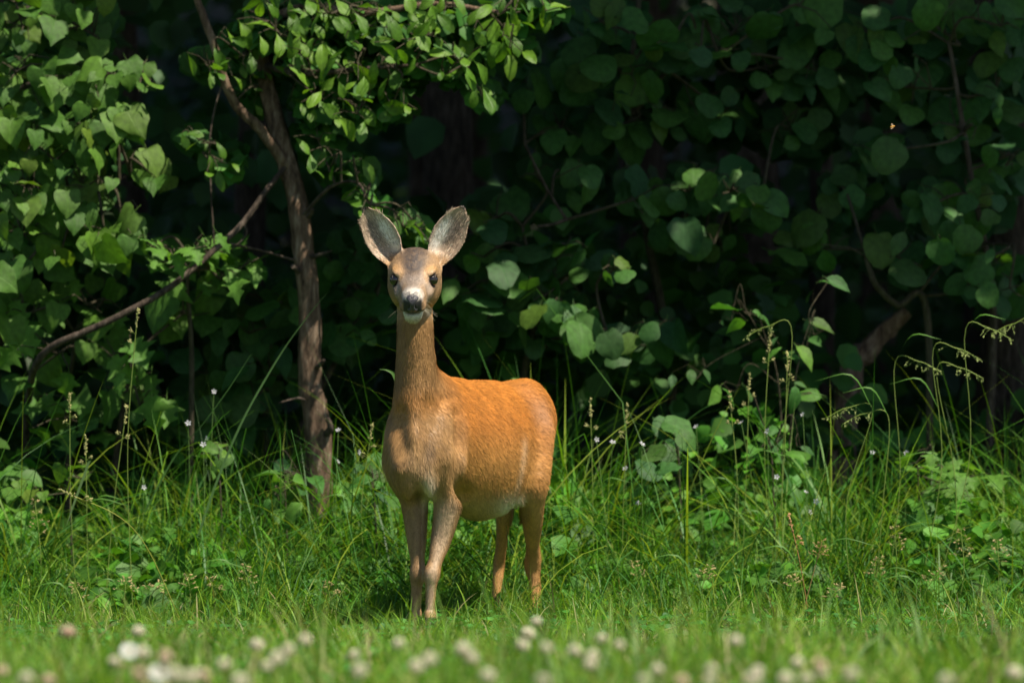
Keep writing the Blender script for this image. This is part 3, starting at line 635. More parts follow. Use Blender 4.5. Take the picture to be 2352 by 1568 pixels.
def frame(n, d):
    n = unit(n); d = np.asarray(d, float); d = unit(d - n * (n @ d)); x = np.cross(d, n)
    return np.stack([x, d, n], 1)
def rough_tube(g, pts, radii, seg, amp, seed):
    """bark-ridged limb: every ring point pushed in or out"""
    r_ = np.random.default_rng(seed); pts = np.asarray(pts); n0 = g.n; g.tube(pts, radii, seg)
    V = g.V[-3]; n = len(pts); R = V.reshape(n, seg, 3); c = pts[:, None]
    ridge = r_.normal(0, 1, (1, seg)) * 0.5 + r_.normal(0, 1, (n, seg)) * 0.6
    for _ in range(1): ridge = 0.5 * ridge + 0.25 * (np.roll(ridge, 1, 0) + np.roll(ridge, -1, 0))
    R2 = c + (R - c) * (1 + amp * ridge)[..., None]; g.V[-3] = R2.reshape(-1, 3)

def shrub(name, label, cat, limbs, blobs, leaves, mat, lsize, nrm=((0, -0.75, 0.5), 0.3), tipdir=((0, -0.2, -1), 0.5), barkmat=None, trunk_rough=0.0, group=None,
          back=0, backcol=(0.03, 0.09, 0.03), backdepth=(0.25, 0.9), crown=None, twig_r=0.0035, dens=1.0):
    """limbs: [(name, [(px,py,y)...], r0, r1)], blobs: [(px,py,rx,ry,y,n,scale)]"""
    base = W(*limbs[0][1][0]); base[2] = ground_z(base[0], base[1])
    root = thing(name, label, cat, base, group); inv = tuple(-base)
    bm = barkmat or M_TWIG; pool = []
    for k, (ln, pp, r0, r1) in enumerate(limbs):
        P = np.array([W(*p) for p in pp])
        if k == 0: P = np.vstack([[P[0][0], P[0][1], base[2] - 0.03], P[1:]]) if len(P) > 1 else P
        C = curve(P, max(12, 8 * len(P))); rad = np.linspace(r0, r1, len(C)); g = Geo()
        if trunk_rough and k == 0: C = curve(P, 90); rad = np.linspace(r0, r1, 90); rough_tube(g, C, rad, 20, trunk_rough, 5)
        else:
            C = C + rng.normal(0, 1, C.shape) * rad[:, None] * 0.05; rough_tube(g, C, rad, 9, 0.08, k)
        obj(ln, g.mesh(ln), bm if k == 0 or r0 > 0.0155 else M_BARKR, root, inv); pool.append(C)
    pool = np.vstack(pool); tw = Geo(); nleaf = 0
    for (px, py, rx, ry, y, n, sc) in blobs:
        n = max(1, round(n * dens)); pts = []; tries = 0; mind = 0.5 * lsize * PXM * sc / math.sqrt(dens)
        while len(pts) < n and tries < n * 40:
            tries += 1; a = rng.uniform(0, 2 * math.pi); q = math.sqrt(rng.uniform()); p = (px + rx * q * math.cos(a), py + ry * q * math.sin(a))
            if all((p[0] - o_[0]) ** 2 + (p[1] - o_[1]) ** 2 > mind ** 2 * (0.5 if tries > n * 15 else 1) for o_ in pts): pts.append(p)
        cw = W(px, py, y); anc = pool[np.argmin(((pool - cw) ** 2).sum(1) + 0.4 * np.clip(cw[2] - pool[:, 2], -1, 1) ** 2 * 0)]
        mid = (anc + cw) / 2 + rng.normal(0, 0.04, 3) + np.array([0, 0, 0.04]); spine = curve([anc, mid, cw + np.array([0, 0.03, 0])], 12)
        tw.tube(spine, np.linspace(twig_r * 1.6, twig_r, 12), 5)
        for p in pts:
            yy = y + rng.uniform(-0.2, 0.2); P = W(p[0], p[1], yy); s_ = lsize * sc * rng.uniform(0.5, 1.15)
            nv = np.array(nrm[0]) + rng.normal(0, nrm[1], 3); td = np.array(tipdir[0]) + rng.normal(0, tipdir[1], 3); Mx = frame(nv, td)
            basept = P - Mx[:, 1] * s_ * 0.5
            o = obj('leaf', leaves[rng.integers(len(leaves))], mat, root)
            M4 = Matrix(((*(Mx[0] * s_), 0), (*(Mx[1] * s_), 0), (*(Mx[2] * s_), 0), (0, 0, 0, 1))); M4.translation = Vector(basept - base); o.matrix_local = M4; nleaf += 1
            stem0 = basept - Mx[:, 1] * s_ * 0.2; near = spine[np.argmin(((spine - stem0) ** 2).sum(1))]
            tw.tube([near, (near + stem0) / 2 + np.array([0, 0.0, 0.012]) + rng.normal(0, 0.008, 3), stem0], [twig_r * 0.8, twig_r * 0.6, twig_r * 0.4], 4, cap=False)
    if tw.n: obj('twigs', tw.mesh('twigs'), M_TWIG, root, inv, kind='stuff')
    if back:
        tot = sum(b[2] * b[3] for b in blobs); P = []
        for (px, py, rx, ry, y, n, sc) in blobs:
            for _ in range(int(back * rx * ry / tot) + 1):
                a = rng.uniform(0, 2 * math.pi); q = math.sqrt(rng.uniform()) * 1.15
                P.append(W(px + rx * q * math.cos(a), py + ry * q * math.sin(a), y + rng.uniform(*backdepth)))
        obj('foliage', leaf_cloud('foliage', np.array(P), lsize * 0.95, nrm, tipdir, backcol, leaves[0]), M_STUFF, root, inv, kind='stuff')
    if crown is not None:
        obj('crown', leaf_cloud('crown', crown, 0.20, ((0, -0.2, 0.8), 0.5), ((0, 0, -1), 0.8), backcol), M_STUFF, root, inv, kind='stuff')
    return root
def leaf_cloud(name, P, size, nrm, tipdir, col, proto=None):
    """many leaves in one mesh: a six-sided folded blade each"""
    n = len(P); N = unit(np.array(nrm[0]) + rng.normal(0, nrm[1], (n, 3))); D = np.array(tipdir[0]) + rng.normal(0, tipdir[1], (n, 3)); D = unit(D - N * (N * D).sum(1, keepdims=True)); X = np.cross(D, N)
    s = size * rng.uniform(0.6, 1.25, n)[:, None]
    loc = [(0, 0, 0), (0.34, 0.10, 0.06), (0.48, 0.45, 0.09), (0.26, 0.80, 0.03), (0, 1.0, -0.12), (-0.26, 0.80, 0.03), (-0.48, 0.45, 0.09), (-0.34, 0.10, 0.06), (0, 0.45, 0.0)]
    V = np.stack([P + s * (X * a + D * (b - 0.45) + N * c) for a, b, c in loc], 1)
    i = np.arange(n)[:, None] * 9
    Q = np.concatenate([i + np.array([[8, 0, 1, 2]]), i + np.array([[8, 2, 3, 4]]), i + np.array([[8, 4, 5, 6]]), i + np.array([[8, 6, 7, 0]])])
    c = np.array(col) * rng.lognormal(0, 0.25, n)[:, None] * (1 + rng.normal(0, 0.08, (n, 3)))
    return mesh_np(name, V.reshape(-1, 3), [Q], np.repeat(c, 9, 0))

# ------------------------------------------------------------------ forest: canopy that shades the wood edge
SLOPE = -TO_SUN.y / TO_SUN.z; SLX = TO_SUN.x / TO_SUN.z
def crown_points(cx, cy, cz, rx, ry, rz, n, edge=1.25):
    P = rng.normal(0, 1, (n * 2, 3)); P = unit(P) * (rng.uniform(0, 1, (n * 2, 1)) ** 0.42) * np.array([rx, ry, rz]) + np.array([cx, cy, cz])
    lump = np.sin(P[:, 0] * 2.1 + cx) + np.sin(P[:, 1] * 2.3) + np.sin(P[:, 2] * 2.7 + cy)
    ok = (lump > -1.6) & (P[:, 1] > edge + 0.75 - SLOPE * (P[:, 2] - 1.3)) & (P[:, 2] > CAMH + 0.95 * (1 + P[:, 1] / DIST) + 0.15)
    return P[ok][:n]
def forest_tree(px, y, r0, lean, ch, label, n=1500, topx=None):
    x0 = (px - 1176) * (1 + y / DIST) / PXM; z0 = float(ground_z(x0, y))
    root = thing('forest_tree', label, 'tree', (x0, y, z0), 'trees of the dark wood behind'); inv = (-x0, -y, -z0)
    top = np.array([x0 + lean, y + 0.2, z0 + ch]); g = Geo()
    C = curve([(x0, y, z0 - 0.1), (x0 + lean * 0.15 + 0.03, y, z0 + 1.0), (x0 + lean * 0.5, y, z0 + ch * 0.5), top], 50); rough_tube(g, C, np.linspace(r0 * 1.15, r0 * 0.5, 50), 14, 0.07, int(abs(px)))
    obj('trunk', g.mesh('trunk'), M_BARKR, root, inv)
    for q in range(3):
        a = rng.uniform(0, 6.28); b0 = C[int(rng.uniform(28, 46))]; g = Geo(); g.tube(curve([b0, b0 + np.array([math.cos(a) * 0.6, math.sin(a) * 0.5, 0.4]), b0 + np.array([math.cos(a) * 1.4, math.sin(a) * 1.2, 1.0])], 10), np.linspace(r0 * 0.4, r0 * 0.15, 10), 7)
        obj('branch', g.mesh('branch'), M_BARKR, root, inv)
    P = crown_points(top[0], top[1], top[2] + 0.4, 2.3, 2.2, 1.9, n)
    obj('crown', leaf_cloud('crown', P, 0.27, ((0, -0.1, 0.9), 0.4), ((0, 0, -1), 0.8), (0.035, 0.10, 0.025)), M_STUFF, root, inv, kind='stuff')
    return root
FT = [(945, 7.5, 0.055, 0.05, 4.4, 'slim pale trunk standing deep in the wood above the deer'),
      (1078, 9.5, 0.06, -0.1, 4.8, 'thin brown trunk deep in the shade beside the slim pale trunk'),
      (1862, 4.8, 0.045, 0.05, 4.0, 'narrow dark trunk beside the pink-brown leaning log'),
      (2318, 3.4, 0.11, -0.08, 4.2, 'thick nearly black trunk behind the drooping panicle grass'),
      (2235, 5.5, 0.075, 0.1, 4.6, 'brown trunk showing between leaves above the thick black trunk'),
      (285, 5.2, 0.07, -0.05, 4.4, 'brown trunk showing in the gap beside the heart-leaved linden'),
      (520, 4.6, 0.06, 0.25, 4.6, 'reddish leaning trunk behind the thin grey fork of the small tree')]
for a in FT: forest_tree(*a)
for (px, y) in [(-700, 3.6), (-1500, 4.2), (-300, 7.0), (-1300, 9.0), (200, 10.5), (700, 12.0), (1450, 6.6), (1500, 12.5), (2000, 8.5), (2300, 13.0), (2900, 4.0), (3000, 7.8), (3700, 5.0), (3500, 10.5), (4300, 7.5), (-2200, 7.0), (1700, 4.8), (1000, 4.6), (-100, 4.0), (2600, 5.6)]:
    forest_tree(px, y, rng.uniform(0.07, 0.12), rng.uniform(-0.2, 0.2), rng.uniform(4.0, 5.4), 'shaded trunk lost in the gloom among the undergrowth', 1600)

def build_shade_tree():  # added out of view so that its crown shades the lawn
    b = np.array([3.9, -4.0, 0.0]); root = thing('shade_tree', 'unseen slender tree added to shade part of the front lawn', 'tree', b); inv = tuple(-b); g = Geo()
    rough_tube(g, curve([b - [0, 0, 0.1], b + [-0.05, 0, 1.5], b + [-0.3, 0.1, 3.0], b + [-0.6, 0.2, 4.2]], 40), np.linspace(0.07, 0.03, 40), 12, 0.08, 3); obj('trunk', g.mesh('trunk'), M_BARKR, root, inv)
    P = unit(rng.normal(0, 1, (420, 3))) * rng.uniform(0, 1, (420, 1)) ** 0.4 * np.array([0.75, 1.1, 0.6]) + b + np.array([-0.55, 0.3, 4.1])
    obj('crown', leaf_cloud('crown', P, 0.13, ((0, 0, 1), 0.5), ((0, 0, -1), 0.8), (0.05, 0.13, 0.025)), M_STUFF, root, inv, kind='stuff')
build_shade_tree()
# dense shaded undergrowth behind the shrubs: reads as one mass
def build_undergrowth():
    n = 16000; y = rng.uniform(3.2, 16, n); x = rng.uniform(-1, 1, n) * (3.0 + y * 0.28); gz = ground_z(x, y)
    h = 1.2 + 0.7 * np.sin(x * 1.7 + y * 0.9) + 0.5 * np.sin(x * 3.1 - y * 1.7); z = gz + rng.uniform(0, 1, n) ** 0.8 * np.clip(h, 0.3, 2.2)
    obj('undergrowth', leaf_cloud('undergrowth', np.stack([x, y, z], 1), 0.12, ((0, -0.5, 0.6), 0.4), ((0, -0.2, -1), 0.5), (0.035, 0.095, 0.028)), M_STUFF, kind='stuff', label='dark leafy undergrowth filling the shaded wood')
build_undergrowth()
def build_low_undergrowth():
    n = 7000; y = rng.uniform(2.4, 4.2, n); x = rng.uniform(-1, 1, n) * 3.0; h = 0.75 + 0.35 * np.sin(x * 2.9 + 0.5) + 0.2 * np.sin(x * 7 + y * 3)
    z = ground_z(x, y) + rng.uniform(0, 1, n) ** 0.8 * np.clip(h, 0.3, 1.3)
    obj('undergrowth', leaf_cloud('undergrowth', np.stack([x, y, z], 1), 0.075, ((0, -0.5, 0.6), 0.45), ((0, -0.3, -0.8), 0.7), (0.05, 0.14, 0.028)), M_STUFF, kind='stuff', label='waist-high leafy weeds behind the meadow grass')
build_low_undergrowth()

# ------------------------------------------------------------------ shrubs and small trees at the wood edge
cr_l = crown_points(-1.3, 2.4, 3.6, 1.7, 1.9, 1.4, 500); cr_m = crown_points(-0.2, 2.5, 3.7, 1.8, 1.9, 1.3, 200); cr_r = crown_points(1.6, 2.4, 3.5, 2.3, 1.9, 1.3, 2500)
shrub('linden_tree', 'linden with large heart-shaped leaves hanging in a dense curtain', 'tree',
      [('trunk', [(-60, 1100, 2.3), (-40, 800, 2.3), (-30, 400, 2.25), (-20, 0, 2.2), (60, -600, 2.3)], 0.06, 0.035), ('branch', [(-35, 560, 2.25), (60, 500, 2.1), (170, 470, 2.0), (300, 400, 1.95)], 0.010, 0.0015),
       ('branch', [(-30, 250, 2.2), (80, 190, 2.1), (200, 170, 2.0), (330, 175, 1.95)], 0.010, 0.0015), ('branch', [(-20, 60, 2.2), (90, 10, 2.1), (150, -40, 2.1)], 0.012, 0.004)],
      [(50, 60, 75, 70, 2.0, 9, 1.0), (180, 60, 75, 75, 2.0, 9, 1.1), (60, 200, 80, 65, 1.95, 9, 1.0), (190, 190, 75, 60, 1.9, 9, 1.0), (320, 180, 45, 22, 1.9, 3, 0.95), (70, 320, 85, 60, 1.9, 11, 0.9), (210, 310, 85, 60, 1.9, 11, 0.95), (290, 285, 30, 30, 1.85, 2, 1.15),
       (60, 430, 75, 60, 1.9, 9, 1.0), (190, 420, 70, 60, 1.9, 8, 1.0), (350, 400, 40, 28, 1.85, 3, 1.1), (50, 540, 70, 60, 1.9, 7, 1.05), (170, 530, 70, 55, 1.85, 7, 1.1), (280, 530, 45, 40, 1.85, 3, 1.2), (30, 625, 35, 25, 1.8, 2, 1.1), (130, 600, 40, 25, 1.8, 2, 1.15), (245, 590, 40, 25, 1.8, 2, 1.15)],
      L_HEART, M_LINDEN, 0.079, nrm=((0.05, -0.68, 0.55), 0.36), tipdir=((0.1, -0.2, -1), 0.45), dens=2.3, back=800, backcol=(0.04, 0.12, 0.03), crown=cr_l)

shrub('small_tree', 'small crooked tree with flaking reddish bark and bright obovate leaves', 'tree',
      [('trunk', [(742, 1090, 1.9), (730, 1000, 1.9), (712, 880, 1.9), (711, 740, 1.9), (700, 600, 1.9), (682, 460, 1.92), (652, 350, 1.95), (625, 250, 1.98), (600, 140, 2.0), (590, 20, 2.0), (600, -250, 2.05), (640, -600, 2.1)], 0.040, 0.020),
       ('branch', [(660, 385, 1.93), (600, 300, 1.9), (545, 245, 1.88), (515, 185, 1.86), (490, 100, 1.85), (450, -10, 1.85), (420, -120, 1.85)], 0.017, 0.009),
       ('branch', [(655, 385, 1.92), (610, 440, 1.85), (560, 510, 1.8), (490, 577, 1.76), (390, 660, 1.72), (300, 712, 1.7), (200, 760, 1.7), (120, 795, 1.72), (82, 840, 1.78), (70, 890, 1.95), (62, 960, 2.2), (58, 1120, 2.35), (55, 1400, 2.4)], 0.008, 0.012),
       ('branch', [(592, 60, 2.0), (700, 20, 1.9), (850, 30, 1.8), (1000, 10, 1.75), (1150, 30, 1.7)], 0.016, 0.006),
       ('branch', [(605, 150, 2.0), (700, 170, 1.85), (820, 160, 1.75), (950, 150, 1.7)], 0.013, 0.005),
       ('branch', [(513, 190, 1.86), (497, 235, 1.86), (482, 320, 1.83), (484, 430, 1.8), (492, 560, 1.78)], 0.003, 0.0025),
       ('branch', [(498, 553, 1.76), (590, 573, 1.82), (675, 597, 1.88)], 0.0035, 0.004), ('branch', [(712, 590, 1.88), (735, 585, 1.86), (762, 576, 1.84)], 0.008, 0.003),
       ('branch', [(560, 512, 1.8), (565, 540, 1.79), (530, 575, 1.78)], 0.004, 0.002), ('stub', [(700, 640, 1.9), (686, 622, 1.87), (672, 612, 1.84)], 0.012, 0.007), ('stub', [(712, 850, 1.9), (734, 838, 1.86), (744, 826, 1.84)], 0.010, 0.005), ('stub', [(690, 505, 1.92), (712, 492, 1.88), (718, 480, 1.86)], 0.011, 0.006), ('stub', [(735, 1010, 1.9), (758, 985, 1.86), (752, 960, 1.85)], 0.014, 0.007), ('branch', [(722, 940, 1.9), (690, 915, 1.86), (640, 925, 1.82)], 0.006, 0.002), ('branch', [(690, 500, 1.9), (760, 430, 1.8), (820, 420, 1.74), (850, 470, 1.7)], 0.006, 0.003)],
      [(480, 150, 50, 28, 1.8, 9, 0.9), (560, 130, 50, 60, 1.85, 12, 0.9), (620, 50, 60, 55, 1.8, 16, 1.0), (700, 120, 65, 60, 1.75, 18, 1.0), (740, 30, 60, 40, 1.75, 12, 1.0), (800, 170, 60, 50, 1.7, 16, 1.0), (850, 60, 70, 50, 1.7, 16, 1.0),
       (900, 180, 60, 45, 1.68, 13, 1.0), (960, 90, 70, 55, 1.66, 16, 1.0), (1000, 20, 70, 35, 1.66, 12, 1.0), (1060, 150, 55, 40, 1.66, 10, 1.1), (1110, 70, 60, 45, 1.66, 12, 1.1), (1180, 30, 70, 35, 1.66, 11, 1.1), (1170, 110, 45, 30, 1.64, 6, 1.15), (1110, 225, 28, 25, 1.62, 3, 1.15), (1255, 25, 40, 22, 1.64, 4, 1.1),
       (740, 230, 60, 40, 1.75, 10, 0.9), (820, 260, 60, 35, 1.7, 9, 1.0), (900, 245, 40, 25, 1.68, 5, 1.1), (730, 320, 40, 40, 1.8, 6, 0.8), (760, 380, 45, 25, 1.76, 6, 0.8), (820, 400, 35, 30, 1.72, 5, 0.9), (835, 450, 30, 20, 1.7, 4, 0.9), (850, 480, 25, 20, 1.68, 4, 0.95),
       (925, 520, 45, 28, 1.7, 10, 0.8), (985, 555, 35, 22, 1.72, 6, 0.8), (455, 320, 35, 20, 1.8, 5, 0.7), (510, 370, 40, 40, 1.82, 6, 0.7), (590, 200, 35, 60, 1.9, 6, 0.7)],
      L_OBOV, M_PLUM, 0.070, nrm=((0.1, -0.55, 0.65), 0.4), tipdir=((0.35, -0.3, -0.75), 0.5), barkmat=M_BARK, trunk_rough=0.19, dens=1.06, back=2600, backcol=(0.05, 0.15, 0.025), backdepth=(0.1, 0.5), crown=cr_m, twig_r=0.0025)

shrub('maple_sapling', 'low maple sapling with bright lobed leaves under the slanting bough', 'shrub',
      [('stem', [(430, 1060, 2.0), (440, 850, 1.95), (430, 650, 1.9), (450, 560, 1.88)], 0.010, 0.004)],
      [(480, 575, 70, 28, 1.82, 9, 1.0), (400, 600, 50, 28, 1.84, 6, 1.0), (560, 610, 45, 25, 1.84, 5, 0.9), (350, 570, 35, 22, 1.86, 3, 0.9), (500, 640, 70, 30, 1.88, 7, 0.9)], L_MAPLE, M_MAPLE, 0.085, nrm=((0.1, -0.5, 0.7), 0.35), back=30, backcol=(0.08, 0.2, 0.03))
shrub('bramble_shrub', 'dim low shrub of broad dull leaves beneath the linden', 'shrub',
      [('stem', [(150, 1080, 2.1), (160, 950, 2.1), (170, 760, 2.1)], 0.012, 0.004), ('stem', [(260, 1090, 2.1), (280, 950, 2.05), (300, 850, 2.0)], 0.010, 0.004)],
      [(60, 720, 80, 60, 2.0, 8, 1.0), (200, 700, 90, 60, 2.0, 8, 0.9), (80, 850, 90, 70, 2.0, 8, 1.0), (270, 830, 80, 60, 1.95, 8, 1.0), (320, 930, 70, 60, 1.95, 7, 1.0), (150, 960, 110, 60, 2.0, 9, 1.0), (420, 720, 60, 60, 2.0, 6, 1.0)], L_MAPLE + L_HEART, M_HAZEL, 0.105, nrm=((0, -0.7, 0.5), 0.35), back=260, backcol=(0.025, 0.07, 0.02))
HZL = dict(leaves=L_ROUND + L_OVAL[:2], mat=M_HAZEL, lsize=0.104, nrm=((0, -0.62, 0.60), 0.36), tipdir=((0, -0.3, -0.9), 0.55), backcol=(0.035, 0.10, 0.03))
shrub('hazel_shrub', 'hazel with large round dark leaves on both sides of the crooked trunk', 'shrub',
      [('stem', [(620, 1080, 2.6), (610, 900, 2.5), (640, 700, 2.4)], 0.013, 0.005), ('stem', [(640, 1080, 2.6), (760, 850, 2.5), (850, 700, 2.4)], 0.013, 0.005)],
      [(650, 700, 60, 40, 2.3, 5, 1.0), (570, 765, 70, 50, 2.3, 6, 1.05), (500, 690, 50, 40, 2.35, 4, 1.0), (800, 660, 70, 45, 2.3, 7, 1.0), (850, 740, 60, 45, 2.25, 6, 1.0), (780, 780, 50, 40, 2.3, 4, 1.0), (620, 860, 80, 50, 2.35, 7, 0.95), (480, 860, 70, 60, 2.3, 7, 0.95), (820, 570, 50, 35, 2.4, 4, 0.9), (540, 950, 80, 45, 2.3, 7, 1.0), (440, 960, 60, 45, 2.3, 5, 1.0)], back=480, dens=1.5, **HZL)
shrub('hazel_shrub', 'hazel with large round leaves just behind the deer and its ear', 'shrub',
      [('stem', [(1180, 1080, 2.6), (1200, 900, 2.5), (1230, 700, 2.4), (1200, 520, 2.4)], 0.014, 0.005), ('branch', [(1210, 820, 2.45), (1290, 780, 2.35), (1400, 790, 2.25)], 0.007, 0.004)],
      [(1110, 590, 50, 35, 2.25, 4, 1.0), (1040, 690, 45, 35, 2.25, 3, 1.0), (1150, 660, 55, 40, 2.25, 5, 1.0), (1260, 600, 55, 40, 2.25, 5, 1.05), (1250, 680, 60, 35, 2.2, 5, 1.05), (1320, 740, 50, 35, 2.2, 4, 1.05), (1240, 760, 70, 40, 2.2, 6, 1.0), (1110, 740, 60, 35, 2.25, 4, 1.0), (1330, 790, 40, 25, 2.15, 3, 1.0), (1430, 800, 50, 28, 2.15, 3, 0.95), (1500, 775, 50, 18, 2.2, 3, 0.9), (1140, 500, 50, 40, 2.35, 4, 0.95), (1230, 400, 40, 25, 2.4, 2, 0.9), (1340, 600, 40, 40, 2.35, 3, 0.8), (1410, 620, 35, 25, 2.15, 4, 0.6)], back=380, dens=1.6, **HZL)
shrub('hazel_shrub', 'tall hazel with dim round leaves above the bare shaded hollow', 'shrub',
      [('stem', [(1560, 1080, 2.9), (1540, 850, 2.8), (1480, 500, 2.7), (1450, 200, 2.6), (1480, -100, 2.6)], 0.018, 0.007), ('branch', [(1495, 560, 2.7), (1600, 480, 2.55), (1750, 450, 2.45)], 0.009, 0.004), ('branch', [(1455, 260, 2.6), (1540, 160, 2.5), (1650, 130, 2.4)], 0.009, 0.004), ('branch', [(1300, 505, 2.3), (1270, 515, 2.25), (1235, 520, 2.2)], 0.006, 0.004), ('branch', [(1205, 330, 2.35), (1260, 440, 2.32), (1302, 505, 2.3)], 0.004, 0.005)],
      [(1540, 110, 45, 35, 2.3, 4, 1.05), (1610, 110, 45, 35, 2.3, 3, 1.05), (1450, 170, 60, 50, 2.4, 6, 0.95), (1400, 60, 70, 50, 2.4, 6, 0.95), (1330, 170, 50, 50, 2.4, 4, 1.0), (1420, 290, 60, 50, 2.45, 5, 1.0), (1480, 450, 55, 40, 2.35, 7, 0.85), (1580, 440, 60, 45, 2.35, 7, 0.9), (1680, 440, 60, 45, 2.35, 7, 0.9), (1740, 480, 40, 35, 2.3, 4, 0.8), (1560, 540, 50, 25, 2.3, 4, 0.85), (1640, 560, 40, 30, 2.35, 3, 0.8), (1340, 430, 40, 40, 2.45, 3, 0.9), (1700, 50, 80, 50, 2.5, 7, 1.0), (1830, 60, 80, 50, 2.5, 7, 1.0), (1780, 150, 80, 60, 2.55, 7, 0.95), (1900, 170, 70, 60, 2.55, 6, 0.95), (1660, 260, 80, 60, 2.6, 6, 0.95), (1560, 260, 60, 50, 2.6, 4, 0.95), (1820, 300, 80, 60, 2.6, 6, 0.95), (1290, 300, 50, 50, 2.5, 4, 0.9), (1220, 200, 40, 40, 2.5, 3, 0.9)], back=800, dens=1.5, crown=cr_r, **HZL)
shrub('hazel_shrub', 'hazel with a few brighter round leaves hanging before the thick black trunk', 'shrub',
      [('stem', [(2130, 1080, 2.5), (2130, 730, 2.4), (2060, 700, 2.35), (2010, 650, 2.3), (1990, 590, 2.3)], 0.012, 0.009), ('stem', [(2270, 1080, 2.6), (2280, 700, 2.5), (2230, 400, 2.4), (2180, 100, 2.4)], 0.014, 0.006)],
      [(2010, 350, 40, 25, 2.25, 2, 1.05), (2140, 470, 60, 50, 2.3, 5, 0.95), (2200, 570, 45, 30, 2.2, 3, 1.05), (2260, 600, 50, 30, 2.25, 4, 0.8), (2060, 590, 50, 40, 2.35, 4, 1.05), (1860, 570, 60, 50, 2.45, 5, 1.05), (2250, 480, 60, 50, 2.35, 5, 0.9), (2310, 380, 50, 60, 2.35, 5, 0.95), (2240, 660, 45, 30, 2.25, 3, 0.9), (2320, 660, 40, 50, 2.3, 4, 0.9), (2200, 300, 60, 50, 2.4, 5, 0.9), (2080, 200, 70, 60, 2.45, 6, 0.95), (2290, 200, 60, 70, 2.4, 6, 0.95), (2000, 80, 70, 50, 2.4, 6, 0.95), (2150, 60, 80, 50, 2.4, 7, 0.95), (2300, 60, 60, 50, 2.35, 6, 0.95), (1950, 450, 60, 50, 2.5, 5, 0.9)], back=560, dens=1.5, **HZL)
shrub('bramble_shrub', 'sparse seedling shrub with a few pale sunlit leaves in the hollow', 'shrub',
      [('stem', [(1800, 1060, 2.0), (1790, 900, 1.95), (1740, 760, 1.9), (1700, 690, 1.88)], 0.004, 0.001), ('stem', [(1810, 1060, 2.0), (1830, 850, 1.95), (1870, 770, 1.9)], 0.0035, 0.001)],
      [(1682, 702, 16, 12, 1.85, 1, 1.1), (1740, 725, 28, 15, 1.85, 2, 0.7), (1680, 735, 30, 12, 1.85, 2, 0.7), (1835, 820, 35, 18, 1.85, 2, 0.9), (1880, 760, 30, 28, 1.87, 2, 0.9), (1600, 870, 60, 15, 1.9, 3, 0.8), (1690, 900, 50, 18, 1.88, 3, 0.9), (1790, 790, 40, 25, 1.9, 3, 0.6), (1830, 910, 40, 40, 1.9, 4, 0.8), (1900, 650, 30, 12, 1.9, 2, 0.8)], L_OVAL, M_HERB, 0.085, nrm=((0.1, -0.45, 0.75), 0.35), tipdir=((0.6, -0.3, -0.3), 0.6), twig_r=0.0011)

# leaning broken log in the hollow, a sunlit tone painted into its wood
def build_log():
    g = Geo(); P = np.array([W(1915, 1000, 2.9), W(1950, 880, 2.9), W(1990, 810, 2.9), W(2040, 755, 2.9), W(2085, 715, 2.9)]); P[0][2] = -0.03
    rough_tube(g, curve(P, 40), np.linspace(0.045, 0.018, 40), 14, 0.20, 77)
    o = obj('leaning_log', g.mesh('leaning_log'), bark('log_sunlit', (0.06, 0.035, 0.028), (0.25, 0.16, 0.125), (0.42, 0.30, 0.25))); o['label'] = 'pink-brown log leaning in the dark hollow, coloured as if sunlit'; o['category'] = 'log'
build_log()

# ------------------------------------------------------------------ grass
def blades(name, n, place, hrange, wrange, bend, segs, cols, label, upright=0.25, hfun=None):
    x, y = place(n); n = len(x); z = ground_z(x, y) - 0.005; h = rng.uniform(*hrange, n)
    if hfun is not None: h = h * hfun(x, y)
    wd = rng.uniform(*wrange, n) * np.clip(h / np.mean(hrange), 0.6, 1.4); az = rng.uniform(0, 2 * math.pi, n); ln = np.abs(rng.normal(0, upright, n)); bd = rng.gamma(2.0, bend / 2, n)
    dirx = np.stack([np.cos(az), np.sin(az), 0 * az], 1); faz = az + rng.normal(math.pi / 2, 0.6, n); sidev = np.stack([np.cos(faz), np.sin(faz), 0 * az], 1)
    rows = []; cc = []
    pal = np.array(cols)[rng.integers(len(cols), size=n)] * rng.lognormal(0, 0.16, n)[:, None]
    for k in range(segs + 1):
        t = k / segs; th = ln + bd * t; p = np.stack([x, y, z], 1) + (h * t)[:, None] * (dirx * np.sin(th)[:, None] * 1.0 + np.array([0, 0, 1.0]) * np.maximum(np.cos(th), -0.3)[:, None])
        w = wd * (1 - t ** 1.7) * (0.75 + 0.5 * t if t < 0.5 else 1.0)
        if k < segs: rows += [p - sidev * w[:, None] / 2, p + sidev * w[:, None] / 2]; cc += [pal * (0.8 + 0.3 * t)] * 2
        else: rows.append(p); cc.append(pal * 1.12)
    m = 2 * segs + 1; V = np.stack(rows, 1).reshape(-1, 3); C = np.stack(cc, 1).reshape(-1, 3); i = np.arange(n)[:, None] * m
    Q = [i + np.array([[2 * k, 2 * k + 1, 2 * k + 3, 2 * k + 2]]) for k in range(segs - 1)]; fs = [i + np.array([[2 * segs - 2, 2 * segs - 1, 2 * segs]])]
    if Q: fs.append(np.concatenate(Q))
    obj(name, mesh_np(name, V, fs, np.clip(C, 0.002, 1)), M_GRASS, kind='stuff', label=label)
def area(y0, y1, xw, xk):
    def f(n):
        y = rng.uniform(y0, y1, n); x = rng.uniform(-1, 1, n) * (xw + xk * y); return x, y
    return f
G1 = [(0.09, 0.21, 0.016), (0.13, 0.27, 0.018), (0.07, 0.17, 0.02), (0.18, 0.31, 0.022), (0.09, 0.22, 0.03), (0.14, 0.28, 0.02), (0.08, 0.20, 0.02), (0.17, 0.30, 0.03), (0.20, 0.26, 0.05), (0.36, 0.32, 0.16)]
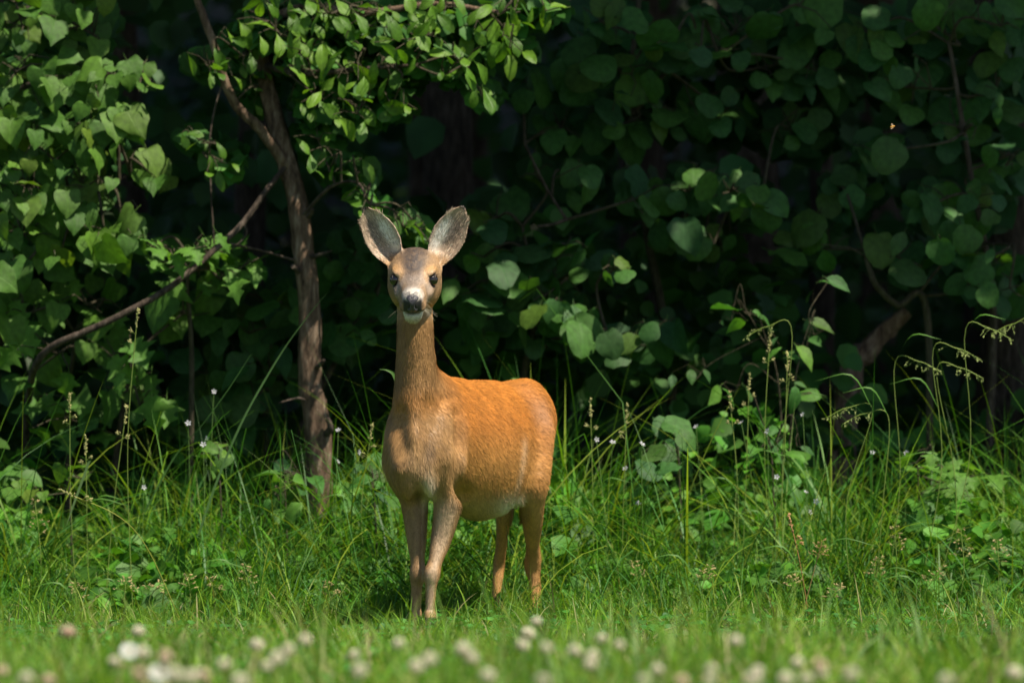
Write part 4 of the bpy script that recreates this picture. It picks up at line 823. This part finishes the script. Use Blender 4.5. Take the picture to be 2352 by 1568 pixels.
low = lambda y: np.interp(y, [-4.5, -2.8, -1.6, 0.0, 0.6, 1.2], [1.4, 1.0, 0.66, 0.55, 0.7, 1.0])
patch = lambda x, y: np.clip(0.9 + 0.45 * np.sin(x * 3.1 + y * 1.3) * np.sin(y * 2.3 - x) + 0.35 * np.sin(x * 9 + y * 5) * np.sin(x * 4.3 - y * 7), 0.35, 1.8) * low(y)
blades('lawn_grass', 80000, area(-7.5, 1.5, 2.6, 0.06), (0.06, 0.15), (0.004, 0.007), 0.9, 3, G1, 'short sunlit lawn grass in front of and around the deer', 0.3, patch)
blades('lawn_grass', 9000, area(-6.8, 0.9, 2.4, 0.06), (0.14, 0.26), (0.004, 0.008), 1.3, 5, G1, 'longer arching blades scattered through the lawn', 0.32, lambda x, y: np.maximum(low(y), 0.72))
G2 = [(0.055, 0.17, 0.018), (0.085, 0.23, 0.016), (0.045, 0.15, 0.026), (0.14, 0.27, 0.016), (0.06, 0.19, 0.04), (0.20, 0.28, 0.03)]
lump = lambda x, y: 0.8 + 0.22 * np.sin(x * 2.3 + 1.0) * np.sin(x * 5.1 + y) + 0.25 * np.sin(x * 7.7 + 0.4) * np.sin(y * 4 + x * 2)
ramp = lambda x, y: np.clip(0.34 + 0.66 * (y - 0.7) / 0.95, 0.22, 1.0) * lump(x, y)
blades('meadow_grass', 50000, area(0.35, 2.7, 2.6, 0.1), (0.30, 0.68), (0.004, 0.009), 1.2, 6, G2, 'knee-high meadow grass along the wood edge', 0.28, ramp)
blades('meadow_grass', 8000, area(1.0, 2.4, 2.6, 0.1), (0.55, 0.95), (0.004, 0.009), 2.0, 9, G2, 'tallest arching grass leaves along the wood edge', 0.25, lump)
def build_groundcover():
    for n, sz, col, lab in ((9000, 0.04, (0.075, 0.21, 0.018), 'small-leaved herbs between the meadow grass'), (3600, 0.075, (0.06, 0.18, 0.022), 'larger broad-leaved herbs between the meadow grass')):
        y = rng.uniform(0.9, 3.2, n); x = rng.uniform(-1, 1, n) * 2.9; top = np.clip(0.08 + 0.32 * (y - 0.9) / 0.9, 0.06, 0.42) * (0.8 + 0.45 * np.sin(x * 4.1 + 2) * np.sin(y * 5 + x) + 0.2 * np.sin(x * 11)); z = ground_z(x, y) + rng.uniform(0.15, 1, n) ** 0.8 * top
        me = leaf_cloud('ground_cover', np.stack([x, y, z], 1), sz, ((0, -0.3, 0.75), 0.5), ((0, -0.7, -0.3), 0.9), col)
        obj('ground_cover', me, M_STUFF, kind='stuff', label=lab)
build_groundcover()
def build_clover_leaves():
    n = 7000; y = rng.uniform(-7, 0.9, n); x = rng.uniform(-1, 1, n) * 2.5; ok = np.sin(x * 2.7 + y * 1.1) + np.sin(x * 1.3 - y * 1.9 + 1) > -0.4; x, y = x[ok], y[ok]; z = ground_z(x, y) + rng.uniform(0.02, 0.08, len(x)) * np.minimum(low(y), 1.1)
    P = np.stack([x, y, z], 1); P = np.concatenate([P + np.array([math.cos(a), math.sin(a), 0]) * 0.011 for a in (0.3, 2.4, 4.5)])
    obj('clover_leaves', leaf_cloud('clover_leaves', P, 0.02, ((0, -0.1, 0.9), 0.25), ((0, 0, 0), 1.0), (0.05, 0.17, 0.03)), M_STUFF, kind='stuff', label='clover leaves growing through the lawn')
build_clover_leaves()
#END_GRASS

# ------------------------------------------------------------------ single herbs, flowers and seeding grasses
def herb(px, top, y, label, blobs, leaves=L_OVAL, size=0.085):
    gpy = HOR + CAMH * PXM / (1 + y / DIST)
    shrub('leafy_herb', label, 'plant', [('stem', [(px, gpy, y), (px + 4, (gpy + top) / 2, y), (px - 3, top, y)], 0.004, 0.002)], blobs, leaves, M_HERB, size, nrm=((0, -0.4, 0.8), 0.35), tipdir=((0, -0.7, -0.3), 0.7), twig_r=0.0016)
herb(655, 1080, 1.5, 'leafy green herb with pointed leaves at the foot of the crooked trunk', [(650, 1085, 35, 18, 1.45, 5, 1.0), (700, 1110, 45, 20, 1.42, 6, 1.0), (640, 1150, 50, 30, 1.4, 6, 0.9)])
herb(505, 1030, 1.5, 'young herb with round leaves among the tall grass by the slanting blade', [(505, 1035, 22, 14, 1.45, 3, 0.6), (485, 1070, 25, 20, 1.45, 4, 0.8)], L_HEART)
herb(860, 1090, 1.4, 'bright broad-leaved herb tight against the deer breast', [(850, 1090, 35, 25, 1.35, 5, 0.9), (880, 1130, 30, 30, 1.32, 5, 0.9)])
herb(2110, 1060, 1.6, 'yellow-green lobed herb below the dark hollow', [(2105, 1065, 40, 15, 1.55, 4, 1.2), (2160, 1080, 40, 20, 1.55, 4, 1.1), (2250, 1090, 60, 25, 1.55, 6, 1.1), (2200, 1140, 60, 30, 1.5, 6, 1.0)], L_MAPLE)
herb(1775, 1030, 1.6, 'herb with oval leaves below the sparse seedling', [(1770, 1028, 35, 12, 1.55, 3, 1.0), (1840, 1030, 30, 15, 1.55, 3, 1.0), (1760, 990, 25, 12, 1.55, 2, 0.8)])
herb(1560, 1010, 1.7, 'dim rounded herb beside the deer rump', [(1550, 1000, 35, 30, 1.65, 4, 1.1), (1500, 1060, 50, 30, 1.6, 5, 1.0)], L_ROUND)
herb(160, 1090, 1.5, 'low herb with heart leaves below the linden curtain', [(170, 1090, 40, 20, 1.45, 4, 0.8), (60, 1140, 50, 30, 1.4, 6, 0.8)], L_HEART)

def spikelet(g, p, d, l, r, col):
    d = unit(d); x = unit(np.cross(d, [0.3, 0.8, 0.51])); z = np.cross(d, x); R = []
    for t, w in ((0, 0.25), (0.35, 1.0), (0.7, 0.7)):
        for q in range(4): R.append(p + d * l * t + (x * math.cos(q * 1.571) + z * math.sin(q * 1.571)) * r * w)
    R.append(p + d * l); Q = [(k * 4 + q, k * 4 + (q + 1) % 4, k * 4 + 4 + (q + 1) % 4, k * 4 + 4 + q) for k in (0, 1) for q in range(4)]
    g.add(R, T=[(8 + q, 8 + (q + 1) % 4, 12) for q in range(4)], Q=Q, col=col)
STALK = {'tuft': ('tall grass stalk with a tight pale tufted seed head above the meadow', 'tufted seed stalks in the meadow'),
         'panicle': ('fine grass stalk with a loose open straw-coloured seed spray', 'open seed sprays in the meadow'),
         'droop': ('tall grass stalk with a one-sided drooping green panicle before the dark wood', 'drooping panicles before the dark wood')}
def stalk(kind, tip, base_px, y, bend=0.0, col=(0.17, 0.24, 0.05), hcol=(0.34, 0.33, 0.13), label=None, hl=0.055, mid=None):
    b = np.array([(base_px - 1176) * (1 + y / DIST) / PXM, y, 0.0]); b[2] = ground_z(b[0], b[1]) - 0.01; t = W(tip[0], tip[1], y)
    m = W(mid[0], mid[1], y) if mid else b * 0.45 + t * 0.55 + np.array([bend, 0, 0.0]); m = m + rng.normal(0, 0.006, 3); C = curve([b, m, t], 26) if kind != 'droop' else curve([b, m, t + np.array([-0.07 if tip[0] >= base_px else 0.07, 0, -0.012]), t, t + np.array([0.06 if tip[0] >= base_px else -0.06, 0, -0.028])], 26)
    root = thing('grass_stalk', label or STALK[kind][0], 'grass', b, None if label else STALK[kind][1]); inv = tuple(-b)
    g = Geo(); g.tube(C, np.linspace(0.0015, 0.0006, 26), 5, col); obj('stem', g.mesh('stem'), M_STRAW, root, inv)
    g = Geo(); d = unit(C[-1] - C[-4]); g.tube(C[14:] + np.array([0, 0.0006, 0]), 0.0013, 4, col)
    if kind == 'tuft':
        for q in range(26):
            u_ = rng.uniform(0, 1); p = t - d * hl * u_; spikelet(g, p, d * 0.8 + rng.normal(0, 0.45, 3), rng.uniform(0.007, 0.012), 0.0022, np.array(hcol) * rng.uniform(0.7, 1.25))
        for q in range(2):
            p = t - d * hl * rng.uniform(1.2, 1.8); sd = np.array([rng.choice((-1, 1)) * 0.9, -0.2, 0.5]); g.tube([p, p + sd * 0.012], 0.0007, 3, col, False)
            for k in range(7): spikelet(g, p + sd * 0.012 + rng.normal(0, 0.003, 3), sd + rng.normal(0, 0.4, 3), 0.009, 0.002, np.array(hcol) * rng.uniform(0.7, 1.2))
    else:
        dr = kind == 'droop'
        for q in range(12):
            u_ = q / 12; p = C[25 - int(u_ * 9)]; sd = np.array([(0.9 if q % 2 else -0.7) if not dr else rng.normal(0, 0.6), rng.normal(0, 0.5), (0.35 if not dr else -0.7)]) + rng.normal(0, 0.25, 3); L_ = (0.010 + 0.028 * u_) * rng.uniform(0.7, 1.2)
            e_ = p + unit(sd) * L_; g.tube([p, (p + e_) / 2 + np.array([0, 0, 0.003]), e_], 0.0005, 3, np.array(col) * 1.1, False)
            for k in range(4): spikelet(g, p + (e_ - p) * rng.uniform(0.4, 1.0), sd + rng.normal(0, 0.5, 3), rng.uniform(0.006, 0.010), 0.0016, np.array(hcol) * rng.uniform(0.7, 1.3))
    obj('seed_head', g.mesh('seed_head'), M_STRAW, root, inv)
    if rng.random() < 0.75:
        k = int(rng.uniform(6, 15)); p = C[k]; sg = rng.choice((-1, 1)); l_ = rng.uniform(0.10, 0.2); q_ = curve([p, p + np.array([sg * l_ * 0.35, -0.02, l_ * 0.55]), p + np.array([sg * l_ * 0.95, -0.03, l_ * 0.45])], 9); ww = 0.0032 * np.sin(np.linspace(0.35, 3.1, 9)); V = np.vstack([q_ + np.array([0.3, 0.7, 0.6]) * ww[:, None], q_ - np.array([0.3, 0.7, 0.6]) * ww[:, None]])
        g = Geo(); g.add(V, Q=[(a, a + 1, a + 10, a + 9) for a in range(8)], col=(0.07, 0.18, 0.025)); obj('leaf', g.mesh('stalk_leaf'), M_GRASS, root, inv)
T_ = [((316, 712), 306, 0.9), ((160, 905), 178, 1.0), ((291, 932), 238, 1.0), ((197, 1000), 205, 1.1), ((1768, 768), 1790, 1.2), ((1809, 812), 1770, 1.2), ((1721, 860), 1700, 1.3), ((1675, 902), 1690, 1.2), ((1356, 918), 1365, 1.3), ((855, 975), 850, 1.2), ((1440, 930), 1425, 1.2)]
for t, b, y in T_: stalk('tuft', t, b, y, rng.normal(0, 0.01))
for t, b, y in [((2198, 800), 2100, 1.1), ((2272, 755), 2130, 1.1), ((2110, 830), 2030, 1.2), ((2207, 845), 2190, 1.2), ((1763, 750), 1800, 1.2), ((2325, 745), 2345, 1.2), ((1948, 936), 1960, 1.0), ((1985, 950), 2005, 1.0)]: stalk('droop', t, b, y, rng.normal(0, 0.02), hcol=(0.25, 0.30, 0.10), hl=0.08)
for t, b, y in [((2055, 1213), 2045, 0.9), ((2020, 1283), 2000, 0.85), ((1817, 1322), 1810, 0.7), ((1930, 1345), 1915, 0.7), ((2164, 1306), 2150, 0.8), ((2207, 1217), 2190, 0.9), ((172, 1339), 190, 0.7), ((289, 1328), 295, 0.7), ((371, 1335), 380, 0.7), ((430, 1320), 425, 0.7), ((480, 1328), 485, 0.7), ((750, 1339), 760, 0.7), ((80, 1152), 92, 1.0), ((1630, 1300), 1640, 0.7), ((1455, 1290), 1460, 0.8), ((560, 1300), 575, 0.8), ((2290, 1240), 2280, 0.9)]: stalk('panicle', t, b, y, rng.normal(0, 0.02), hcol=(0.46, 0.36, 0.17))
stalk('tuft', (137, 1124), 425, 0.6, mid=(307, 1214), label='long yellow-green stalk bent over with its pale seed head hanging low', col=(0.24, 0.26, 0.04))
stalk('tuft', (1812, 1182), 1862, 0.6, mid=(1846, 1310), label='dry reddish-brown grass spike leaning in the meadow', col=(0.33, 0.17, 0.07), hcol=(0.42, 0.24, 0.11))
stalk('panicle', (1888, 1243), 1835, 0.6, mid=(1862, 1320), label='dry brown stalk crossing the reddish grass spike', col=(0.30, 0.18, 0.08), hcol=(0.40, 0.28, 0.12))

def wide_blade(name, label, pts, y, w, col):
    P = curve([W(a, b_, y) for a, b_ in pts], 30); base = P[0].copy(); root = obj(name, None)
    t = np.linspace(0, 1, 30); ww = w * np.clip(1.15 - t ** 3, 0.12, 1) * 0.5; sd = np.array([0.80, 0.25, 0.5]); fold = np.array([0, 0.5, -0.2])
    V = np.vstack([P - sd * ww[:, None], P + fold * ww[:, None] * 0.6, P + sd * ww[:, None]]) - base
    Q = [(a + k * 30, a + 1 + k * 30, a + 31 + k * 30, a + 30 + k * 30) for k in (0, 1) for a in range(29)]; bpy.data.objects.remove(root)
    o = obj(name, mesh_np(name, V, [np.array(Q)], np.tile(np.array(col), (90, 1))), M_GRASS, loc=tuple(base)); o['label'] = label; o['category'] = 'grass'
wide_blade('tall_grass', 'long straight grass blade slanting up across the crooked trunk', [(455, 1230), (500, 1100), (560, 960), (640, 820), (700, 735), (750, 674)], 1.2, 0.012, (0.10, 0.20, 0.07))
wide_blade('tall_grass', 'shorter slanting grass blade left of and parallel to the long one', [(330, 1180), (400, 1050), (460, 980), (520, 900), (577, 813)], 1.2, 0.010, (0.08, 0.18, 0.05))
wide_blade('tall_grass', 'pale flat blade hanging beside the tallest tufted stalk', [(205, 1058), (190, 1100), (172, 1150), (153, 1205)], 0.9, 0.012, (0.12, 0.20, 0.08))
wide_blade('tall_grass', 'curved grass blade touching the deer neck from behind', [(905, 1000), (912, 900), (905, 862), (890, 850), (872, 848)], 0.9, 0.009, (0.09, 0.2, 0.04))
wide_blade('tall_grass', 'curved grass blade looping above the deer back', [(1195, 1000), (1194, 900), (1187, 872), (1172, 870), (1160, 884)], 1.1, 0.010, (0.10, 0.22, 0.04))
wide_blade('tall_grass', 'yellowing grass blade arching over the lawn', [(560, 1475), (580, 1445), (605, 1437), (630, 1448), (645, 1470)], -1.2, 0.012, (0.32, 0.30, 0.05))

# clover and daisies in the lawn
def clover_head(seed, col, tipcol):
    r_ = np.random.default_rng(seed); g = Geo()
    for k in range(64):
        z = 1 - 1.75 * (k + 0.5) / 64; a = k * 2.39996; d = np.array([math.sqrt(max(0, 1 - z * z)) * math.cos(a), math.sqrt(max(0, 1 - z * z)) * math.sin(a), z]) + r_.normal(0, 0.06, 3)
        cc = np.array(col) * (1 - 0.35 * max(0, -z)) * r_.uniform(0.85, 1.1); spikelet(g, d * 0.35, d, 0.75, 0.17, cc if z > -0.25 else np.array(tipcol))
    return g.mesh('clover_head')
HEADS = {'white': [clover_head(k, (0.93, 0.89, 0.76), (0.6, 0.56, 0.38)) for k in range(2)], 'pink': [clover_head(5 + k, (0.92, 0.76, 0.64), (0.55, 0.42, 0.3)) for k in range(2)]}
def daisy_head():
    g = Geo()
    for k in range(18):
        a = k * 2 * math.pi / 18; d = np.array([math.cos(a), math.sin(a), 0.12]); x = np.array([-math.sin(a), math.cos(a), 0]); g.add([d * 0.25 - x * 0.06, d * 0.25 + x * 0.06, d * 0.8 + x * 0.13, d * 1.0, d * 0.8 - x * 0.13], Q=[(0, 1, 2, 4)], T=[(4, 2, 3)], col=(0.85, 0.85, 0.85))
    for k in range(20):
        q = math.sqrt((k + 0.5) / 20) * 0.3; a = k * 2.4; spikelet(g, np.array([q * math.cos(a), q * math.sin(a), 0.06]), (0, 0, 1), 0.12, 0.05, (0.75, 0.5, 0.04))
    return g.mesh('daisy_head')
DAISY = daisy_head()
CL = [(155, 1452, 'pink'), (318, 1450, 'pink'), (327, 1500, 'white'), (378, 1508, 'pink'), (590, 1482, 'white'), (662, 1493, 'pink'), (612, 1530, 'white'), (636, 1512, 'pink'), (515, 1526, 'pink'), (110, 1562, 'pink'), (60, 1558, 'white'), (262, 1520, 'white'), (320, 1548, 'pink'), (400, 1548, 'pink'), (433, 1556, 'white'), (470, 1550, 'pink'), (455, 1552, 'pink'), (375, 1528, 'pink'), (5, 1540, 'pink'),
      (1255, 1488, 'white'), (1361, 1506, 'white'), (1083, 1512, 'white'), (1064, 1493, 'white'), (956, 1532, 'white'), (814, 1503, 'white'), (986, 1514, 'white'), (917, 1479, 'white'), (1212, 1456, 'white'), (1232, 1428, 'white'), (1247, 1563, 'white'), (1320, 1495, 'white'), (1423, 1481, 'white'), (1382, 1467, 'white'), (1478, 1563, 'white'), (1200, 1482, 'white'),
      (1690, 1472, 'white'), (1509, 1538, 'white'), (1633, 1538, 'white'), (1630, 1563, 'white'), (1740, 1541, 'white'), (1728, 1562, 'white'), (1832, 1522, 'white'), (1883, 1528, 'pink'), (1955, 1549, 'pink'), (1852, 1559, 'white'), (1805, 1560, 'white'), (2330, 1546, 'pink'), (2172, 1563, 'white'), (1566, 1564, 'pink'), (1886, 1545, 'pink'), (1355, 1525, 'white'), (700, 1470, 'white'), (1120, 1552, 'white'), (550, 1565, 'pink'), (825, 1540, 'white')]
CLAB = {'white': 'round cream-white clover head standing in the front lawn', 'pink': 'round clover head tinged pink standing in the front lawn'}
def flower_stem(base, top, r=0.0009, col=(0.12, 0.22, 0.05)):
    g = Geo(); C = curve([base, (base + top) / 2 + np.append(rng.normal(0, 0.008, 2), 0), top], 10); g.tube(C, r, 5, col); return g.mesh('stem')
for q_, (px, py, kd) in enumerate(CL):
    if kd == 'pink' and q_ % 3: kd = 'white'
    hz = rng.uniform(0.17, 0.23); y = yground(py, hz); x = (px - 1176) * (1 + y / DIST) / PXM; b = np.array([x + rng.normal(0, 0.01), y, ground_z(x, y) - 0.005]); top = np.array([x, y, hz])
    root = thing('clover_flower', CLAB[kd], 'flower', b, kd + ' clover heads in the front lawn')
    obj('stem', flower_stem(b, top), M_STRAW, root, tuple(-b)); o = obj('flower_head', HEADS[kd][rng.integers(2)], M_PETAL, root, tuple(top - b)); o.scale = (rng.uniform(0.0105, 0.016),) * 3; o.rotation_euler = (rng.normal(0, 0.25), rng.normal(0, 0.25), rng.uniform(0, 6))
for (px, py, lab) in [(297, 1495, 'white daisy beside cream clover heads in the front lawn'), (366, 1545, 'white daisy below the other, among pinkish clover heads')]:
    hz = 0.185; y = yground(py, hz); x = (px - 1176) * (1 + y / DIST) / PXM; b = np.array([x, y, ground_z(x, y) - 0.005]); top = np.array([x, y, hz]); root = thing('daisy', lab, 'flower', b)
    obj('stem', flower_stem(b, top), M_STRAW, root, tuple(-b)); o = obj('flower_head', DAISY, M_PETAL, root, tuple(top - b)); o.scale = (0.022,) * 3; o.rotation_euler = (0.9, 0.2, 0)

def small_flower():
    g = Geo()
    for k in range(5):
        a = k * 2 * math.pi / 5; d = np.array([math.cos(a), math.sin(a), 0.35]); x = np.array([-math.sin(a), math.cos(a), 0]); g.add([d * 0.1, d * 0.55 + x * 0.3, d * 1.0 + x * 0.2, d * 1.0 - x * 0.2, d * 0.55 - x * 0.3], Q=[(1, 2, 3, 4)], T=[(0, 1, 4)], col=(0.72, 0.72, 0.80))
    spikelet(g, np.array([0, 0, 0.05]), (0, 0, 1), 0.25, 0.12, (0.6, 0.5, 0.1)); return g.mesh('small_flower')
SF = small_flower()
for (px, py) in [(777, 988), (775, 1060), (824, 1038), (467, 1021), (477, 1006), (432, 972), (491, 899), (330, 1119), (1844, 952), (1763, 990), (1703, 971), (1599, 980), (1370, 1009), (1407, 1016), (1437, 1076), (1465, 1156), (1474, 1020), (2004, 1039), (2082, 1040), (1784, 1095), (1874, 1152), (1860, 1176), (1851, 1130)]:
    y = rng.uniform(1.0, 1.5); top = W(px, py, y); b = np.array([top[0] + rng.normal(0, 0.03), y, ground_z(top[0], y) - 0.005]); root = thing('wildflower', 'tiny pale white wildflower on a thin stem in the meadow grass', 'flower', b, 'tiny white wildflowers in the meadow')
    obj('stem', flower_stem(b, top, 0.0008), M_STRAW, root, tuple(-b)); o = obj('flower_head', SF, M_PETAL, root, tuple(top - b)); o.scale = (rng.uniform(0.007, 0.010),) * 3; o.rotation_euler = (rng.uniform(0.5, 1.4), rng.normal(0, 0.5), rng.uniform(-1, 1))

def build_insect():
    c = W(2050, 291, 0.1); root = thing('flying_insect', 'small amber insect hovering in front of the dark hazel leaves', 'insect', c); ax = unit([1, 0.3, 0.25])
    g = Geo(); t = np.linspace(-1, 1, 12); P = ax[None] * (t * 0.0075)[:, None]; g.tube(P, 0.0024 * np.sqrt(np.clip(1.02 - t ** 2, 0.02, 1)) * np.where(np.abs(t - 0.25) < 0.1, 0.6, 1.0), 8, (0.55, 0.28, 0.05)); obj('body', g.mesh('body'), plain('insect_body', (0.5, 0.25, 0.04), 0.4), root)
    for sg in (-1, 1):
        g = Geo(); d = np.array([-0.25, sg * 0.35, 0.9 if sg > 0 else -0.5]); d = unit(d); g.add([ax * 0.002, ax * 0.004 + d * 0.006, d * 0.010, -ax * 0.003 + d * 0.007], Q=[(0, 1, 2, 3)], col=(0.4, 0.3, 0.2)); obj('wing', g.mesh('wing'), M_PETAL, root)
    for k in range(6):
        g = Geo(); p = ax * (0.003 - 0.0016 * (k // 2)); sd = 1 if k % 2 else -1; g.tube([p, p + np.array([0, sd * 0.002, -0.003]), p + np.array([-0.001, sd * 0.003, -0.006])], 0.0003, 3, (0.3, 0.15, 0.03)); obj('leg', g.mesh('leg'), M_STRAW, root)
build_insect()
